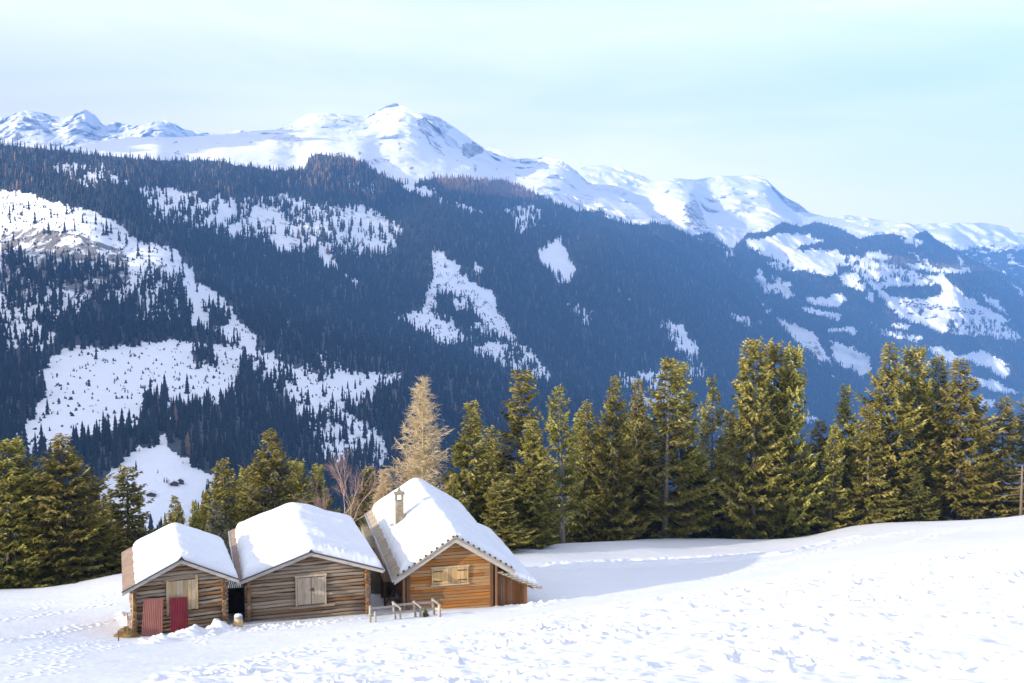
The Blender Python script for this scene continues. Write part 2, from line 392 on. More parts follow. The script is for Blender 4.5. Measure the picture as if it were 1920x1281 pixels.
for pl in ([(20,1248),(60,1225),(85,1205),(100,1190)], [(110,1228),(135,1215),(160,1205)], [(20,1275),(70,1264),(120,1250)], [(150,1135),(200,1122),(225,1110)], [(75,1142),(88,1125)], [(70,1140),(40,1150)],
           [(180,1222),(215,1208)], [(80,1265),(110,1240),(190,1200)], [(205,1128),(210,1133),(200,1140)], [(375,1208),(380,1193),(388,1180)], [(1020,1079),(1180,1060)], [(1020,1035),(1090,1028),(1120,1022)]):
    carve(pl, .55, .13, .10)
for pl in ([(330,1262),(480,1238),(600,1205),(720,1178),(830,1168)], [(300,1272),(420,1260),(560,1222)], [(960,1165),(1100,1140),(1250,1118)], [(1330,1085),(1480,1050),(1620,1010),(1720,995)],
           [(1020,1058),(1200,1052),(1400,1042),(1500,1035)], [(1700,1020),(1760,1000),(1840,985)]):
    carve(pl, .28, .2, .09, .35); carve(pl, .3, .16, -.07, .45, 0)
for pl in ([(1005,1066),(1120,1061),(1260,1056),(1380,1049),(1470,1038),(1540,1022),(1600,1008)], [(1060,1058),(1200,1052),(1330,1047),(1440,1036)]):
    carve(pl, .12, .55, .05, .12, .4, 0)
# churned snow against the front of the first barn and beside the lean-to
for (u0, v0, u1, v1, n, r, h) in ((265,1203,310,1199,40,.16,.1),(300,1200,440,1181,40,.45,.09),(295,1198,440,1178,320,.13,.065),(330,1192,430,1180,40,.24,.09),(440,1181,600,1168,150,.09,.09),(600,1168,690,1153,60,.08,.06),(985,1138,1060,1120,50,.2,.12),(930,1140,985,1136,16,.15,.08),(225,1150,245,1175,24,.2,.14)):
    for i in range(n):
        f = random.random(); q = hit(u0+(u1-u0)*f, v0+(v1-v0)*f+random.uniform(-3, 6)); stamp(q.x, q.y, r*random.uniform(.5, 1.3), -h*random.uniform(.3, 1.1), 0)
gm = bigmesh('snow_field', np.stack([Xg, Yg, Zg], -1).reshape(-1, 3), gridfaces(len(ys), len(ts))[:, ::-1])
tag(link('snow_field', gm, M['snow']), 'smooth and trampled snow covering the sloping foreground', kind='structure')

# ---------------------------------------------------------------- far mountains
def poly_mask(polys, u, v):
    out = np.zeros(np.shape(u))
    for val, P in polys:
        P = np.array(P, float); ins = np.zeros(np.shape(u), bool); j = len(P)-1
        for i in range(len(P)):
            xi, yi = P[i]; xj, yj = P[j]
            c = ((yi > v) != (yj > v)) & (u < (xj-xi)*(v-yi)/(yj-yi+1e-9)+xi); ins ^= c; j = i
        out = np.where(ins, val, out)
    return out
def blur(T, k):
    for _ in range(2):
        for ax in (0, 1):
            P = np.concatenate([np.repeat(np.take(T, [0], ax), k, ax), T, np.repeat(np.take(T, [-1], ax), k, ax)], ax); c = np.cumsum(np.concatenate([np.zeros_like(np.take(P, [0], ax)), P], ax), ax)
            n = T.shape[ax]; T = (np.take(c, np.arange(2*k+1, 2*k+1+n), ax)-np.take(c, np.arange(n), ax))/(2*k+1)
    return T
class Layer:
    def __init__(s, top, u0, u1, nu, vbot, ctrl, noise, nv, lift=(0, 6, 3)):
        s.top = top; c = np.array(ctrl, float)
        s.t = TPS(c[:, :2], np.log(c[:, 2]), 3e-5)
        base = Table(u0, u1, nu//3, 150, vbot+20, 260, lambda a, b: np.exp(s.t(a, b)))
        def full(u, v):
            D = base(u, v); p = at(u, v, D); d = 0
            for lam, amp, seed, rg in noise: d = d + amp*fbm((p[..., 0]+.25*p[..., 2])/lam, (p[..., 1]*.45+p[..., 2]*.3)/lam, seed, 5, .5, ridge=rg)
            return D + d*np.clip((D/3400)**1.8, .12, 3.2)
        s.D = Table(u0, u1, nu, 150, vbot+20, 700, full)
        s.us = np.linspace(u0, u1, nu); s.vbot = vbot; s.nv = nv
        seed = int(abs(top[0][1]))
        s.vt = np.interp(s.us, [p[0] for p in top], [p[1] for p in top]) + 1.0*lift[0]*fbm(s.us/lift[1], s.us*0, seed, 4, .6)
    def vtop(s, u): return np.interp(u, s.us, s.vt)
    def p(s, u, v): return at(u, v, s.D(u, v))
    def build(s, name, rock, floor, label):
        t = np.linspace(0, 1, s.nv)[:, None]**1.25; V = s.vt[None]+(s.vbot-s.vt[None])*t; U = np.broadcast_to(s.us[None], V.shape)
        P = s.p(U, V); back = []
        for k in (4, 3, 2, 1):                 # the far side of the ridge falls away behind
            q = P[0].copy(); n = np.linalg.norm(q[:, :2], axis=1, keepdims=True); q[:, :2] *= 1+ k*k*90/n; q[:, 2] -= 40*k*k-10*k; back.append(q)
        A = np.concatenate([np.array(back), P]); me = bigmesh(name, A.reshape(-1, 3), gridfaces(A.shape[0], A.shape[1])[:, ::-1])
        z = np.zeros((4, len(s.us)))
        attr(me, 'rock', np.concatenate([z, rock(U, V)])); attr(me, 'floor', np.concatenate([z, floor(U, V)]))
        return tag(link(name, me, M['mountain']), label, kind='structure')

def Zm(ox, oy, s, pts): return [(ox+x/s, oy+y/s) for x, y in pts]
# --- main mountain: forest slope, snowy alp above it, summit
A_TOP = [(-400,262),(0,262),(110,276),(150,274),(200,264),(250,257),(330,258),(420,252),(470,246),(520,243),(545,232),(575,214),(610,211),(640,214),(685,219),(700,212),(716,204),(728,197.5),(740,193),(749,196.5),(762,202),(780,210),(805,214),(826,222),(845,234),(870,251),(890,266),(912,282),(935,290),(960,298),(1000,297),(1020,293),(1045,298),(1065,309),(1080,321),(1100,339),(1130,355),(1160,367),(1190,385),(1220,408),(1250,420),(1290,440),(1340,458),(1375,470),(1405,535),(1440,595),(1500,650),(1560,702),(1650,780),(1920,970),(2300,1150)]
A_CTRL = [(-400,1250,520),(0,1250,520),(400,1250,560),(900,1250,700),(1500,1250,1500),(2300,1250,3200),
 (-400,1000,700),(0,1000,680),(300,1000,720),(600,1000,850),(960,1000,1250),(1300,1000,2100),(1700,1000,3500),
 (-300,850,900),(0,850,880),(180,900,800),(300,840,900),(400,890,860),(600,860,1060),(800,850,1350),(960,850,1650),(1200,850,2200),(1500,850,3400),
 (-300,650,1400),(0,650,1380),(250,640,1430),(450,650,1500),(700,700,1600),(700,640,1850),(960,690,2150),(960,600,2500),(1200,650,3000),(1400,650,3900),(1560,702,4400),
 (-300,460,1750),(0,460,1720),(200,500,1650),(330,470,1800),(420,450,2150),(600,450,2350),(800,470,2600),(960,470,3000),(1100,450,3700),(1250,480,4300),(1340,470,4900),(1405,540,4700),
 (-300,350,2050),(0,350,2050),(300,350,2350),(500,350,2700),(640,330,3000),(740,360,3200),(900,370,3700),(1000,390,4100),(1100,410,4500),(1220,415,5000),
 (-300,275,2350),(0,280,2300),(100,285,2400),(200,292,2600),(400,305,2850),(520,318,3000),(620,300,3050),(680,303,3150),
 (200,268,3300),(330,259,3900),(300,278,3000),(420,255,4300),(420,280,3300),(560,295,3500),(540,245,4600),(520,270,3700),(560,262,4100),
 (610,212,5600),(575,216,5400),(600,240,4700),(640,262,4300),(660,235,5200),(690,225,6000),(740,194,6200),(720,220,5500),(700,250,4750),(700,280,4200),(740,300,3900),(700,318,3450),
 (770,250,4900),(790,240,5200),(800,270,4850),(770,285,4300),(830,275,5400),(850,250,6100),(880,270,6300),(860,300,5000),(830,310,4250),(880,320,4500),(790,318,3800),(760,330,3450),
 (912,283,6500),(960,299,6700),(930,320,5500),(900,335,4300),(1000,320,6000),(1040,299,6600),(1065,310,6500),(1060,340,5400),(1000,345,5000),(1100,345,6200),(1160,375,5700),(1120,385,5000),
 (2200,1100,5500),(1800,900,4800)]
LA = Layer(A_TOP, -400, 2300, 900, 1250, A_CTRL, [(900,150,51,True),(420,95,56,True),(150,52,61,False),(60,24,66,False)], 520, (1.6, 16, 3))
A_TREE = [(-400,262),(0,270),(110,281),(150,287),(210,293),(300,300),(400,300),(450,309),(520,319),(570,316),(582,292),(600,288),(650,294),(681,304),(712,326),(744,341),(775,345),(806,335),(853,333),(900,336),(947,339),(987,355),(1030,376),(1082,396),(1123,395),(1147,409),(1173,418),(1202,421),(1228,417),(1260,424),(1290,440),(1375,470),(1405,535),(1500,650),(1560,702),(1650,780),(1920,970),(2300,1150)]
A_CLEAR = [
 (.2,[(-400,330),(0,352),(50,362),(100,378),(160,392),(215,412),(245,442),(330,468),(362,500),(372,545),(345,560),(320,525),(270,520),(250,560),(120,590),(0,600),(-400,600)]),
 (.5,[(0,470),(240,500),(250,560),(100,600),(0,570)]),
 (.42,[(255,352),(300,345),(400,372),(520,362),(600,380),(690,385),(760,425),(740,480),(640,478),(560,470),(470,455),(380,430),(290,420)]),
 (.3,[(465,380),(520,400),(560,470),(530,475),(490,440)]),(.3,[(640,400),(715,405),(735,450),(700,468),(650,440)]),
 (.12,[(352,532),(390,540),(420,562),(448,596),(490,640),(470,652),(430,642),(405,618),(360,612),(356,570)]),
 (.75,[(370,570),(420,575),(430,610),(400,618)]),
 (.03,[(72,690),(110,662),(170,648),(240,648),(330,640),(400,645),(445,652),(455,700),(440,735),(400,760),(330,772),(268,770),(250,800),(150,815),(120,850),(60,850),(30,815),(62,780),(85,735)]),
 (.8,[(350,655),(395,650),(405,690),(360,680)]),(.75,[(300,730),(330,728),(320,790),(260,790),(265,770)]),
 (.0,[(170,930),(195,890),(230,865),(262,840),(296,835),(300,812),(312,812),(312,842),(350,860),(375,888),(410,892),(400,915),(380,950),(350,1010),(250,1010),(200,985)]),
 (.35,[(500,665),(540,680),(590,700),(640,722),(700,700),(748,698),(745,716),(700,745),(690,760),(640,765),(720,815),(735,868),(690,880),(640,850),(590,840),(560,770),(520,730)]),
 (.04,[(605,722),(650,700),(700,702),(748,698),(745,716),(700,735),(690,752),(640,752)]),
 (.12,[(500,668),(530,672),(560,712),(600,724),(585,745),(540,735),(515,705)]),
 (.08,[(588,476),(620,480),(645,505),(690,540),(712,556),(690,550),(650,520),(620,502)]),
 (.1,[(722,565),(750,590),(765,605),(750,600)]),
 (.12,[(806,474),(824,466),(850,490),(878,528),(925,552),(932,582),(948,600),(975,640),(1000,662),(1020,700),(1030,725),(990,705),(955,692),(905,672),(870,640),(830,650),(790,622),(755,605),(752,592),(790,580),(795,540),(812,518)]),
 (.75,[(825,545),(870,555),(905,600),(930,640),(890,650),(850,610),(800,585)]),(.0,[(838,560),(880,565),(878,582),(850,580)]),
 (.15,[(1006,462),(1040,452),(1055,440),(1066,480),(1078,505),(1062,530),(1045,522),(1020,500),(1008,480)]),
 (.5,[(960,385),(1010,385),(1030,420),(1060,425),(1072,432),(1040,428),(1000,430),(965,440)]),
 (.1,[(1140,528),(1165,545),(1184,556),(1168,556)]),
 (.35,[(1230,590),(1250,600),(1285,610),(1300,640),(1320,665),(1300,668),(1265,640),(1240,620)]),
 (.3,[(1365,585),(1400,590),(1430,612),(1400,612),(1370,600)]),
 (.2,[(880,490),(905,520),(900,500)]),(.3,[(1340,462),(1370,470),(1385,488),(1360,480)]),
 (.1,[(1250,415),(1290,438),(1310,446),(1270,436)]),
 (.45,[(430,640),(520,655),(560,720),(520,740),(470,700)]),(.42,[(540,760),(640,770),(720,840),(700,880),(600,860)]),(.45,[(0,560),(60,590),(120,640),(60,665),(0,655)]),(.45,[(880,600),(1000,650),(1040,720),(960,700)]),(.5,[(560,690),(620,640),(660,700),(600,720)]),
 (.5,[(1150,700),(1250,690),(1300,760),(1200,760)]),(.5,[(1420,690),(1500,740),(1540,800),(1440,760)]),(.5,[(1060,560),(1120,580),(1100,620)]),(.42,[(1270,640),(1330,690),(1310,720),(1260,680)]),(.5,[(80,300),(200,310),(260,345),(140,350)]),(.5,[(270,500),(350,520),(340,600),(250,610)]),
 (.6,[(640,340),(700,340),(740,370),(700,372),(650,352)]),(.3,[(650,328),(672,330),(665,352)]),
 (.25,[(740,340),(775,345),(800,352),(850,375),(900,395),(895,402),(840,385),(770,362)]),
 (.2,[(858,382),(890,392),(905,405),(880,402)]),(.45,[(940,385),(990,395),(1000,430),(960,420)]),
 (.02,[(1140,340),(1220,410),(1228,416),(1202,420),(1173,417),(1147,408),(1123,393),(1095,360)])]
_am = Table(-400, 2300, 1350, 150, 1260, 560, lambda u, v: poly_mask(
    [(1., [(-401,0),(2301,0),(2301,1300),(-401,1300)])]+A_CLEAR, u+19*fbm(u/26, v/26, 71, 5, .7), v+17*fbm(u/22, v/18, 72, 5, .7)))
_am.T = blur(_am.T, 2)
def a_density(u, v):
    d = _am(u, v)
    st = .75*fbm(u/6.5, v/17, 81, 5, .65) + .3*fbm(u/50, v/35, 82, 3)      # tongues of snow between the trees run down the slope
    d = np.where((d > .02) & (d < .98), sstep(-.1, .12, d-.5+st*1.15), np.where(d >= .98, sstep(-.52, -.26, st+.10*sstep(600, 900, u)+.02), 0))
    tl = np.interp(u, [p[0] for p in A_TREE], [p[1] for p in A_TREE]) + 5*fbm(u/14, u*0, 83, 3)
    return d*sstep(-2, 3, v-tl)
def a_rock(u, v):
    r = .25+.76*sstep(.05, .45, fbm(u/20, v/14, 91, 4))*(v < 330)
    r = np.maximum(r, 1.02*poly_mask([(1, [(0,440),(60,425),(150,440),(235,470),(250,520),(190,560),(100,540),(0,575)])], u, v))
    r = np.maximum(r, .93*poly_mask([(1, [(470,380),(520,372),(560,400),(575,470),(500,455)]), (1, [(640,390),(720,395),(745,440),(700,465),(640,430)])], u, v))
    u, v = u+5*fbm(u/9, v/9, 93, 3), v+5*fbm(u/9, v/9, 94, 3)
    pk = poly_mask([(1.02, [(778,225),(805,216),(830,224),(850,238),(840,250),(812,262),(830,275),(832,296),(806,276),(800,262),(784,240)]),
                    (1.06, [(868,270),(890,262),(912,284),(895,290),(880,298),(864,286)]), (.95, [(700,214),(722,198),(738,196),(722,212),(705,222)]),
                    (.95, [(575,216),(612,209),(688,219),(660,226),(610,224)]), (1.0, [(500,262),(540,248),(566,258),(580,272),(545,270)]),
                    (.95, [(585,262),(610,254),(635,266),(605,268)]),(.96, [(730,235),(765,222),(770,236),(750,240)]),(.96, [(770,258),(798,250),(790,262)]),
                    (1.0, [(1058,305),(1082,318),(1112,350),(1140,372),(1118,360),(1080,328)]), (.98, [(1075,366),(1110,360),(1125,385),(1095,384)]), (1.0,[(690,300),(730,290),(740,300),(700,312)])], u, v)
    return np.maximum(r, pk-.03*(pk > 0))
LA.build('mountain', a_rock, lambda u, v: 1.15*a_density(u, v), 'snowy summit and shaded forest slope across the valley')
# --- right hand mountains and the slope with the village
B_TOP = [(900,330),(1040,330),(1080,318),(1103,310),(1138,310.5),(1160,314),(1179,322),(1205,330),(1222,340),(1240,341),(1263,334),(1304,337),(1348,329.6),(1383,330),(1412,327.5),(1432,332),(1450,350),(1473,370),(1497,382),(1518,399),(1550,407),(1610,413),(1662,414),(1700,417),(1718,423),(1737,432),(1752,447),(1793,470),(1850,496),(1920,530),(2300,720)]
B_CTRL = [(900,400,7500),(1000,600,6500),(1080,320,8200),(1138,312,8400),(1222,341,8000),(1160,345,7500),(1200,380,6800),(1260,365,6600),(1250,400,6200),(1300,370,6600),(1300,410,6000),(1330,390,7000),(1340,440,5700),(1263,335,8000),(1290,338,8300),
 (1348,330,8800),(1400,329,8800),(1432,333,8700),(1320,360,8000),(1400,360,8000),(1380,385,7000),(1450,352,8500),(1450,385,7300),(1470,372,8700),(1500,385,8600),(1518,400,8400),(1480,405,7100),(1400,410,6700),(1430,440,6000),(1520,415,7300),(1510,440,6400),
 (1610,414,7800),(1660,415,7700),(1600,440,6800),(1700,418,7300),(1680,440,6700),(1740,435,7300),(1760,470,6700),(1700,470,6200),(1793,472,7200),(1850,498,7400),(1920,532,7600),(2300,722,8500),
 (1380,470,5600),(1450,500,5600),(1550,500,5600),(1650,490,5700),(1750,505,5900),(1800,500,6000),(1850,520,6400),(1750,560,5600),(1850,590,5700),(1920,600,6300),(1650,560,5400),
 (1400,560,5300),(1500,600,5000),(1600,640,4900),(1700,660,4900),(1800,650,5100),(1900,660,5400),(1500,700,4600),(1650,750,4500),(1800,750,4600),(1920,760,4800),(1600,850,4200),(1800,850,4000),(1920,850,4000),(2200,850,4200),(2250,780,5600),
 (1300,800,4600),(900,900,5000),(1500,1250,2600),(900,1250,3800),(2300,1250,2400),(1900,1050,2900)]
LB = Layer(B_TOP, 900, 2300, 560, 1250, B_CTRL, [(1100,100,151,True),(450,60,156,True),(170,40,161,False),(65,18,166,False)], 360, (1.3, 14, 3))
z4 = lambda pts: Zm(1400, 320, 2.669, pts)
B_TREE = [(900,480),(1290,480),(1300,442),(1330,436),(1345,448),(1372,468),(1400,437),(1440,434),(1452,424),(1470,416),(1500,425),(1530,416),(1570,426),(1612,448),(1640,440),(1670,438),(1690,442),(1705,450),(1722,436),(1740,432),(1756,448),(1800,473),(1850,497),(1920,530),(2300,725)]
B_CLEAR = [(.0, z4(p)) for p in (
 [(-20,335),(60,345),(165,312),(300,320),(400,355),(290,372),(240,398),(450,395),(500,430),(470,500),(430,535),(330,510),(240,490),(160,450),(60,410),(0,380)],
 [(580,408),(650,402),(725,430),(700,452),(600,445)], [(790,455),(850,470),(1000,488),(1110,490),(1120,512),(1000,512),(900,502),(820,488)],
 [(590,545),(700,560),(850,540),(980,515),(1020,560),(1100,630),(1200,690),(1330,755),(1280,770),(1180,740),(1100,770),(1010,745),(990,820),(900,780),(760,730),(700,670),(640,590)],
 [(285,640),(370,625),(395,652),(430,615),(500,620),(480,670),(400,690),(300,655)], [(275,680),(400,702),(470,720),(465,755),(350,720),(285,700)],
 [(390,790),(540,778),(548,825),(500,800),(420,812)], [(425,850),(520,880),(610,925),(620,1000),(570,1030),(520,990),(430,950)],
 [(712,770),(815,768),(800,802)], [(900,880),(975,885),(1060,930),(1180,895),(1280,950),(1322,1010),(1290,1042),(1200,985),(1100,955),(990,960)],
 [(1090,1018),(1250,1058),(1365,1115),(1250,1110),(1130,1050)], [(1165,1138),(1252,1148),(1235,1185),(1155,1195)], [(1285,540),(1388,598),(1388,628)],
 [(130,722),(230,768),(340,815),(385,900),(430,970),(360,945),(280,880),(190,790)], [(800,400),(900,450),(925,472),(850,442)], [(600,610),(640,615),(640,660),(605,655)], [(1050,420),(1090,450),(1080,480),(1060,450)])]
B_CLEAR += [(.45, z4(p)) for p in ([(500,410),(700,460),(830,500),(900,520),(830,560),(600,560),(560,600),(450,560),(470,500)], [(90,460),(250,450),(240,500),(150,500)], [(1000,760),(1250,740),(1300,800),(1250,830),(1020,820)], [(1150,600),(1250,650),(1330,730),(1240,690)], [(100,560),(230,580),(240,650),(150,620)],[(760,330),(880,345),(870,380),(780,360)], [(20,620),(120,700),(100,725),(0,660)], [(60,480),(130,600),(100,620),(40,540)], [(130,520),(220,570),(245,640),(200,650),(150,600)], [(620,760),(700,800),(900,830),(860,860),(700,830)], [(1000,720),(1200,760),(1330,790),(1388,850),(1300,850),(1080,800)], [(280,1150),(420,1230),(430,1281),(280,1260)], [(20,740),(100,780),(60,800),(0,770)], [(520,540),(600,560),(610,610),(540,600)])]
B_CLEAR += [(1., z4(p)) for p in ([(665,590),(800,575),(960,570),(980,600),(930,640),(800,640),(700,625)], [(450,470),(520,480),(530,510),(460,520)], [(860,690),(880,690),(880,730),(860,730)])]
_bm = Table(900, 2300, 1100, 300, 1260, 480, lambda u, v: poly_mask([(1., [(0,0),(3000,0),(3000,1300),(0,1300)])]+B_CLEAR, u+13*fbm(u/15, v/12, 171, 5, .7), v+9*fbm(u/14, v/10, 172, 5, .7)))
def b_density(u, v):
    d = _bm(u, v); st = .75*fbm(u/5, v/13, 181, 4, .6)+.25*fbm(u/40, v/30, 182, 3)
    d = np.where(d > .02, np.where(d < .95, sstep(.02, .3, d-.45+st*1.2), d*sstep(-.52, -.27, st+.03)), 0)
    tl = np.interp(u, [p[0] for p in B_TREE], [p[1] for p in B_TREE]) + 3*fbm(u/8, u*0, 183, 3)
    return d*sstep(-2, 2, v-tl)
def b_rock(u, v):
    r = .25+.72*sstep(.1, .5, fbm(u/18, v/14, 191, 4))*(v < 400)
    return np.maximum(r, poly_mask([(1.0, [(1282,385),(1304,372),(1316,392),(1330,430),(1300,432),(1275,420)]), (1.02, [(1434,333),(1452,350),(1475,368),(1500,382),(1518,400),(1490,398),(1468,380),(1445,352)]), (.97,[(1255,338),(1272,338),(1285,356),(1275,352)]), (.98, [(1490,640),(1530,640),(1560,690),(1530,672)])], u, v))
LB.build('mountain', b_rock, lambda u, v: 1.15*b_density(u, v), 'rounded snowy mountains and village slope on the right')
# --- jagged peaks far left, and the last range far right
C_TOP = [(-500,225),(-200,215),(-60,228),(0,219),(8,222),(22,217),(30,212),(45,206),(58,209),(72,210),(95,216),(118,222),(132,217),(148,211),(159,206),(170,211),(178,216),(192,233),(200,236),(210,229),(224,230),(240,234),(256,236),(262,237),(275,232),(292,228),(308,224),(318,230),(330,233),(346,243),(362,245),(380,248),(400,251),(416,254),(438,246),(450,243),(470,250),(600,262),(1000,330)]
LC = Layer(C_TOP, -500, 1000, 620, 420, [(-500,225,9500),(0,220,9500),(45,206,9400),(20,245,8500),(70,250,8400),(120,222,9500),(130,250,8400),(159,206,9300),(150,240,8600),(195,236,9600),(210,262,8400),(240,236,9400),(305,225,9300),(290,250,8500),(350,245,9500),(416,254,9600),(450,244,9400),(0,300,7800),(400,300,7900),(1000,330,9600),(-500,420,7000),(1000,420,7600),(300,420,7000)],
           [(700,90,251,True),(300,60,256,True),(110,28,261,True)], 120, (3.2, 12, 3))
LC.build('mountain', lambda u, v: .80+.3*sstep(-.2, .5, fbm(u/26, v/18, 291, 4)), lambda u, v: 0*u, 'jagged snowy peaks far away at the left edge')
F_TOP = [(840,320),(890,300),(905,284),(915,277),(924,275),(938,282),(950,290),(966,298),(1000,312),(1100,345),(1480,412),(1560,409),(1588,403),(1605,406),(1640,411),(1700,423),(1730,420),(1750,419),(1800,418),(1850,418),(1880,424),(1905,434),(1920,438),(1990,455),(2400,470)]
LF = Layer(F_TOP, 840, 2400, 460, 700, [(840,320,9800),(925,275,9800),(930,310,9200),(1200,400,9800),(1590,404,10000),(1600,440,9400),(1720,423,9800),(1850,419,9900),(1780,450,9100),(1840,455,9300),(1900,470,9000),(1920,438,9700),(1850,500,8600),(1920,540,8300),(2400,470,9700),(1700,700,7800),(2400,700,7800),(840,700,9000)],
           [(800,110,351,True),(250,40,361,True)], 150, (1.6, 13, 3))
def f_density(u, v): return sstep(-.02, .15, fbm(u/16, v/7, 383, 4, .6)-.15+.45*sstep(455, 480, v)-.9*(1-sstep(452, 462, v)))
LF.build('mountain', lambda u, v: .6+0*u, lambda u, v: 1.15*f_density(u, v), 'pale snow covered range farthest away on the right')
# --- unseen mountain added for its shadow, ridge height shaped to shade the far slope: left of and behind the viewer's frame
su = np.array([math.sin(rad(SUN_AZ)), math.cos(rad(SUN_AZ))]); pe = np.array([su[1], -su[0]])
tl = np.array([(0,276),(110,284),(210,296),(300,303),(450,314),(520,322),(650,300),(712,330),(775,345),(900,340),(960,345),(1030,360),(1100,372),(1150,395),(1220,412)], float)
tp = LA.p(tl[:, 0], tl[:, 1]); tq = tp[:, :2]@pe; ta = tp[:, :2]@su; OCC = 1900.
th = tp[:, 2] + (OCC-ta)*math.tan(rad(SUN_EL)); od = np.argsort(tq)
qs = np.linspace(-1500, 7500, 181); q0 = tq[od][0]
hh = np.interp(qs, np.r_[-1500, 250, 650, 950, 1600, tq[od], tq[od][-1]+900, 7500], np.r_[260, 330, 500, 560, 680, th[od], th[od][-1]-100, th[od][-1]-500])
hh = hh + 45*fbm(qs/260, qs*0, 401, 4) - 190*sstep(1500, 2300, qs)
As = np.array([-1900., -1500, -1100, -800, -560, -380, -240, -130, -50, 0, 50, 150, 300, 600, 1000, 1700]); rows = []
for k in As:
    w = 1-np.clip(abs(k)/(1700 if k > 0 else 1900), 0, 1)**.8
    xy = (OCC+k+60*fbm(qs/300, qs*0+k/200, 402, 3)*(w < .99))[:, None]*su + qs[:, None]*pe
    rows.append(np.c_[xy, -260+(hh+260)*w + 70*(1-w)*fbm(qs/350, qs*0+k/250, 403, 4)])
R = np.array(rows); me = bigmesh('mountain', R.reshape(-1, 3), gridfaces(len(As), len(qs)))
attr(me, 'rock', np.full(R.shape[:2], .7)); attr(me, 'floor', np.zeros(R.shape[:2]))
tag(link('mountain', me, M['mountain']), 'unseen snowy mountain added outside the frame to shade the far slope', kind='structure')
# --- land out to the horizon below everything
k = 30000.; bm = MB(); bm.add([(-k, -k, -1300), (k, -k, -1300), (k, k, -1300), (-k, k, -1300)], [(0, 1, 2, 3)])
tag(bm.build('valley_floor', M['snow']), 'snowy valley floor far below', kind='structure')

# --- the air: even haze in one closed box round the place
bm = MB(); bm.box(-9000, 9500, -3600, 10900, -1301, 2150); hz = bm.build('haze', None)
hm = bpy.data.materials.new('haze'); hm.use_nodes = True; hn = hm.node_tree; hn.nodes.remove(hn.nodes['Principled BSDF'])
pv = hn.nodes.new('ShaderNodeVolumePrincipled'); pv.inputs['Color'].default_value = (.15, .395, 1, 1)
pv.inputs['Density'].default_value = 1.3e-4; pv.inputs['Anisotropy'].default_value = -.15
hn.links.new(pv.outputs[0], hn.nodes['Material Output'].inputs['Volume']); hz.data.materials.append(hm)
tag(hz, 'pale blue winter haze filling the valley', kind='stuff')

# ---------------------------------------------------------------- woods on the far slopes
def conifer(tiers, sides, seed):
    """unit conifer: stacked ragged skirts, height 1, radius .5"""
    r = np.random.default_rng(seed); V = []; F = []
    for i in range(tiers):
        z0 = .04+.9*i/tiers; z1 = min(1, z0+1.75/tiers*.62+.06) if i < tiers-1 else 1.0
        rad_ = .5*(1-z0)**.8; b = len(V); off = r.random()*6
        for j in range(sides):
            a = off+2*np.pi*j/sides; q = rad_*(.62+.5*r.random()); V.append((q*np.cos(a), q*np.sin(a), z0-.03*r.random()))
        V.append((0, 0, z1))
        for j in range(sides): F.append((b+j, b+(j+1) % sides, b+sides))
    return np.array(V), np.array(F)
def wood_mesh(name, P, Hs, Ws, tint, tiers, sides, variants=5):
    Vs, Fs, Ts = [], [], []; base = 0; pick = rng.integers(0, variants, len(P))
    for v in range(variants):
        V, F = conifer(tiers, sides, 900+v); s = pick == v; n = int(s.sum())
        if not n: continue
        a = rng.random(n)*6.283; ca, sa = np.cos(a), np.sin(a)
        X = (V[None, :, 0]*ca[:, None]-V[None, :, 1]*sa[:, None])*Ws[s][:, None]+P[s][:, None, 0]
        Y = (V[None, :, 0]*sa[:, None]+V[None, :, 1]*ca[:, None])*Ws[s][:, None]+P[s][:, None, 1]
        Z = V[None, :, 2]*Hs[s][:, None]+P[s][:, None, 2]-.3
        Vs.append(np.stack([X, Y, Z], -1).reshape(-1, 3)); Ts.append(np.repeat(tint[s], len(V)))
        Fs.append((F[None]+(np.arange(n)*len(V))[:, None, None]+base).reshape(-1, 3)); base += n*len(V)
    me = bigmesh(name, np.concatenate(Vs), np.concatenate(Fs), False); attr(me, 'tint', np.concatenate(Ts)); return me
def scatter(layer, dens, u0, u1, v0, v1, step, cover, hgt=21., wid=6.0):
    U, V = np.meshgrid(np.arange(u0, u1, step), np.arange(v0, v1, step)); U = U.ravel(); V = V.ravel()
    ok = V > layer.vtop(U)+1; U = U[ok]; V = V[ok]
    D = layer.D(U, V); lam = dens(U, V)*cover*step*step/((hgt*FPX/D)*(wid*FPX/D)*.5)
    n = rng.poisson(lam); U = np.repeat(U, n)+rng.random(n.sum())*step; V = np.repeat(V, n)+rng.random(n.sum())*step
    ok = V > layer.vtop(U)+.6
    return U[ok], V[ok]
def tint_of(n, P): return np.clip(.35+.25*rng.standard_normal(n)+.25*fbm(P[:, 0]/120, P[:, 1]/120, 77, 3), 0, 1)
U, V = scatter(LA, a_density, -330, 2250, 255, 1080, 4, 3.1); P = LA.p(U, V); D = P[:, 1]
larch_p = poly_mask([(.85, [(800,325),(860,325),(960,335),(1000,352),(1010,378),(940,372),(840,362)]), (.3, [(560,300),(690,290),(760,340),(700,380),(560,350)]), (.06, [(0,290),(400,310),(560,330),(560,400),(300,360),(0,360)])], U, V)
isl = rng.random(len(U)) < np.maximum(larch_p, .004)
h = rng.normal(18.5, 5.5, len(U)).clip(6, 32)*np.where(V < 330, .8, 1); w = h*rng.uniform(.26, .44, len(U))
tn = tint_of(len(U), P); nr = (D < 1350) & ~isl; fr = ~nr & ~isl
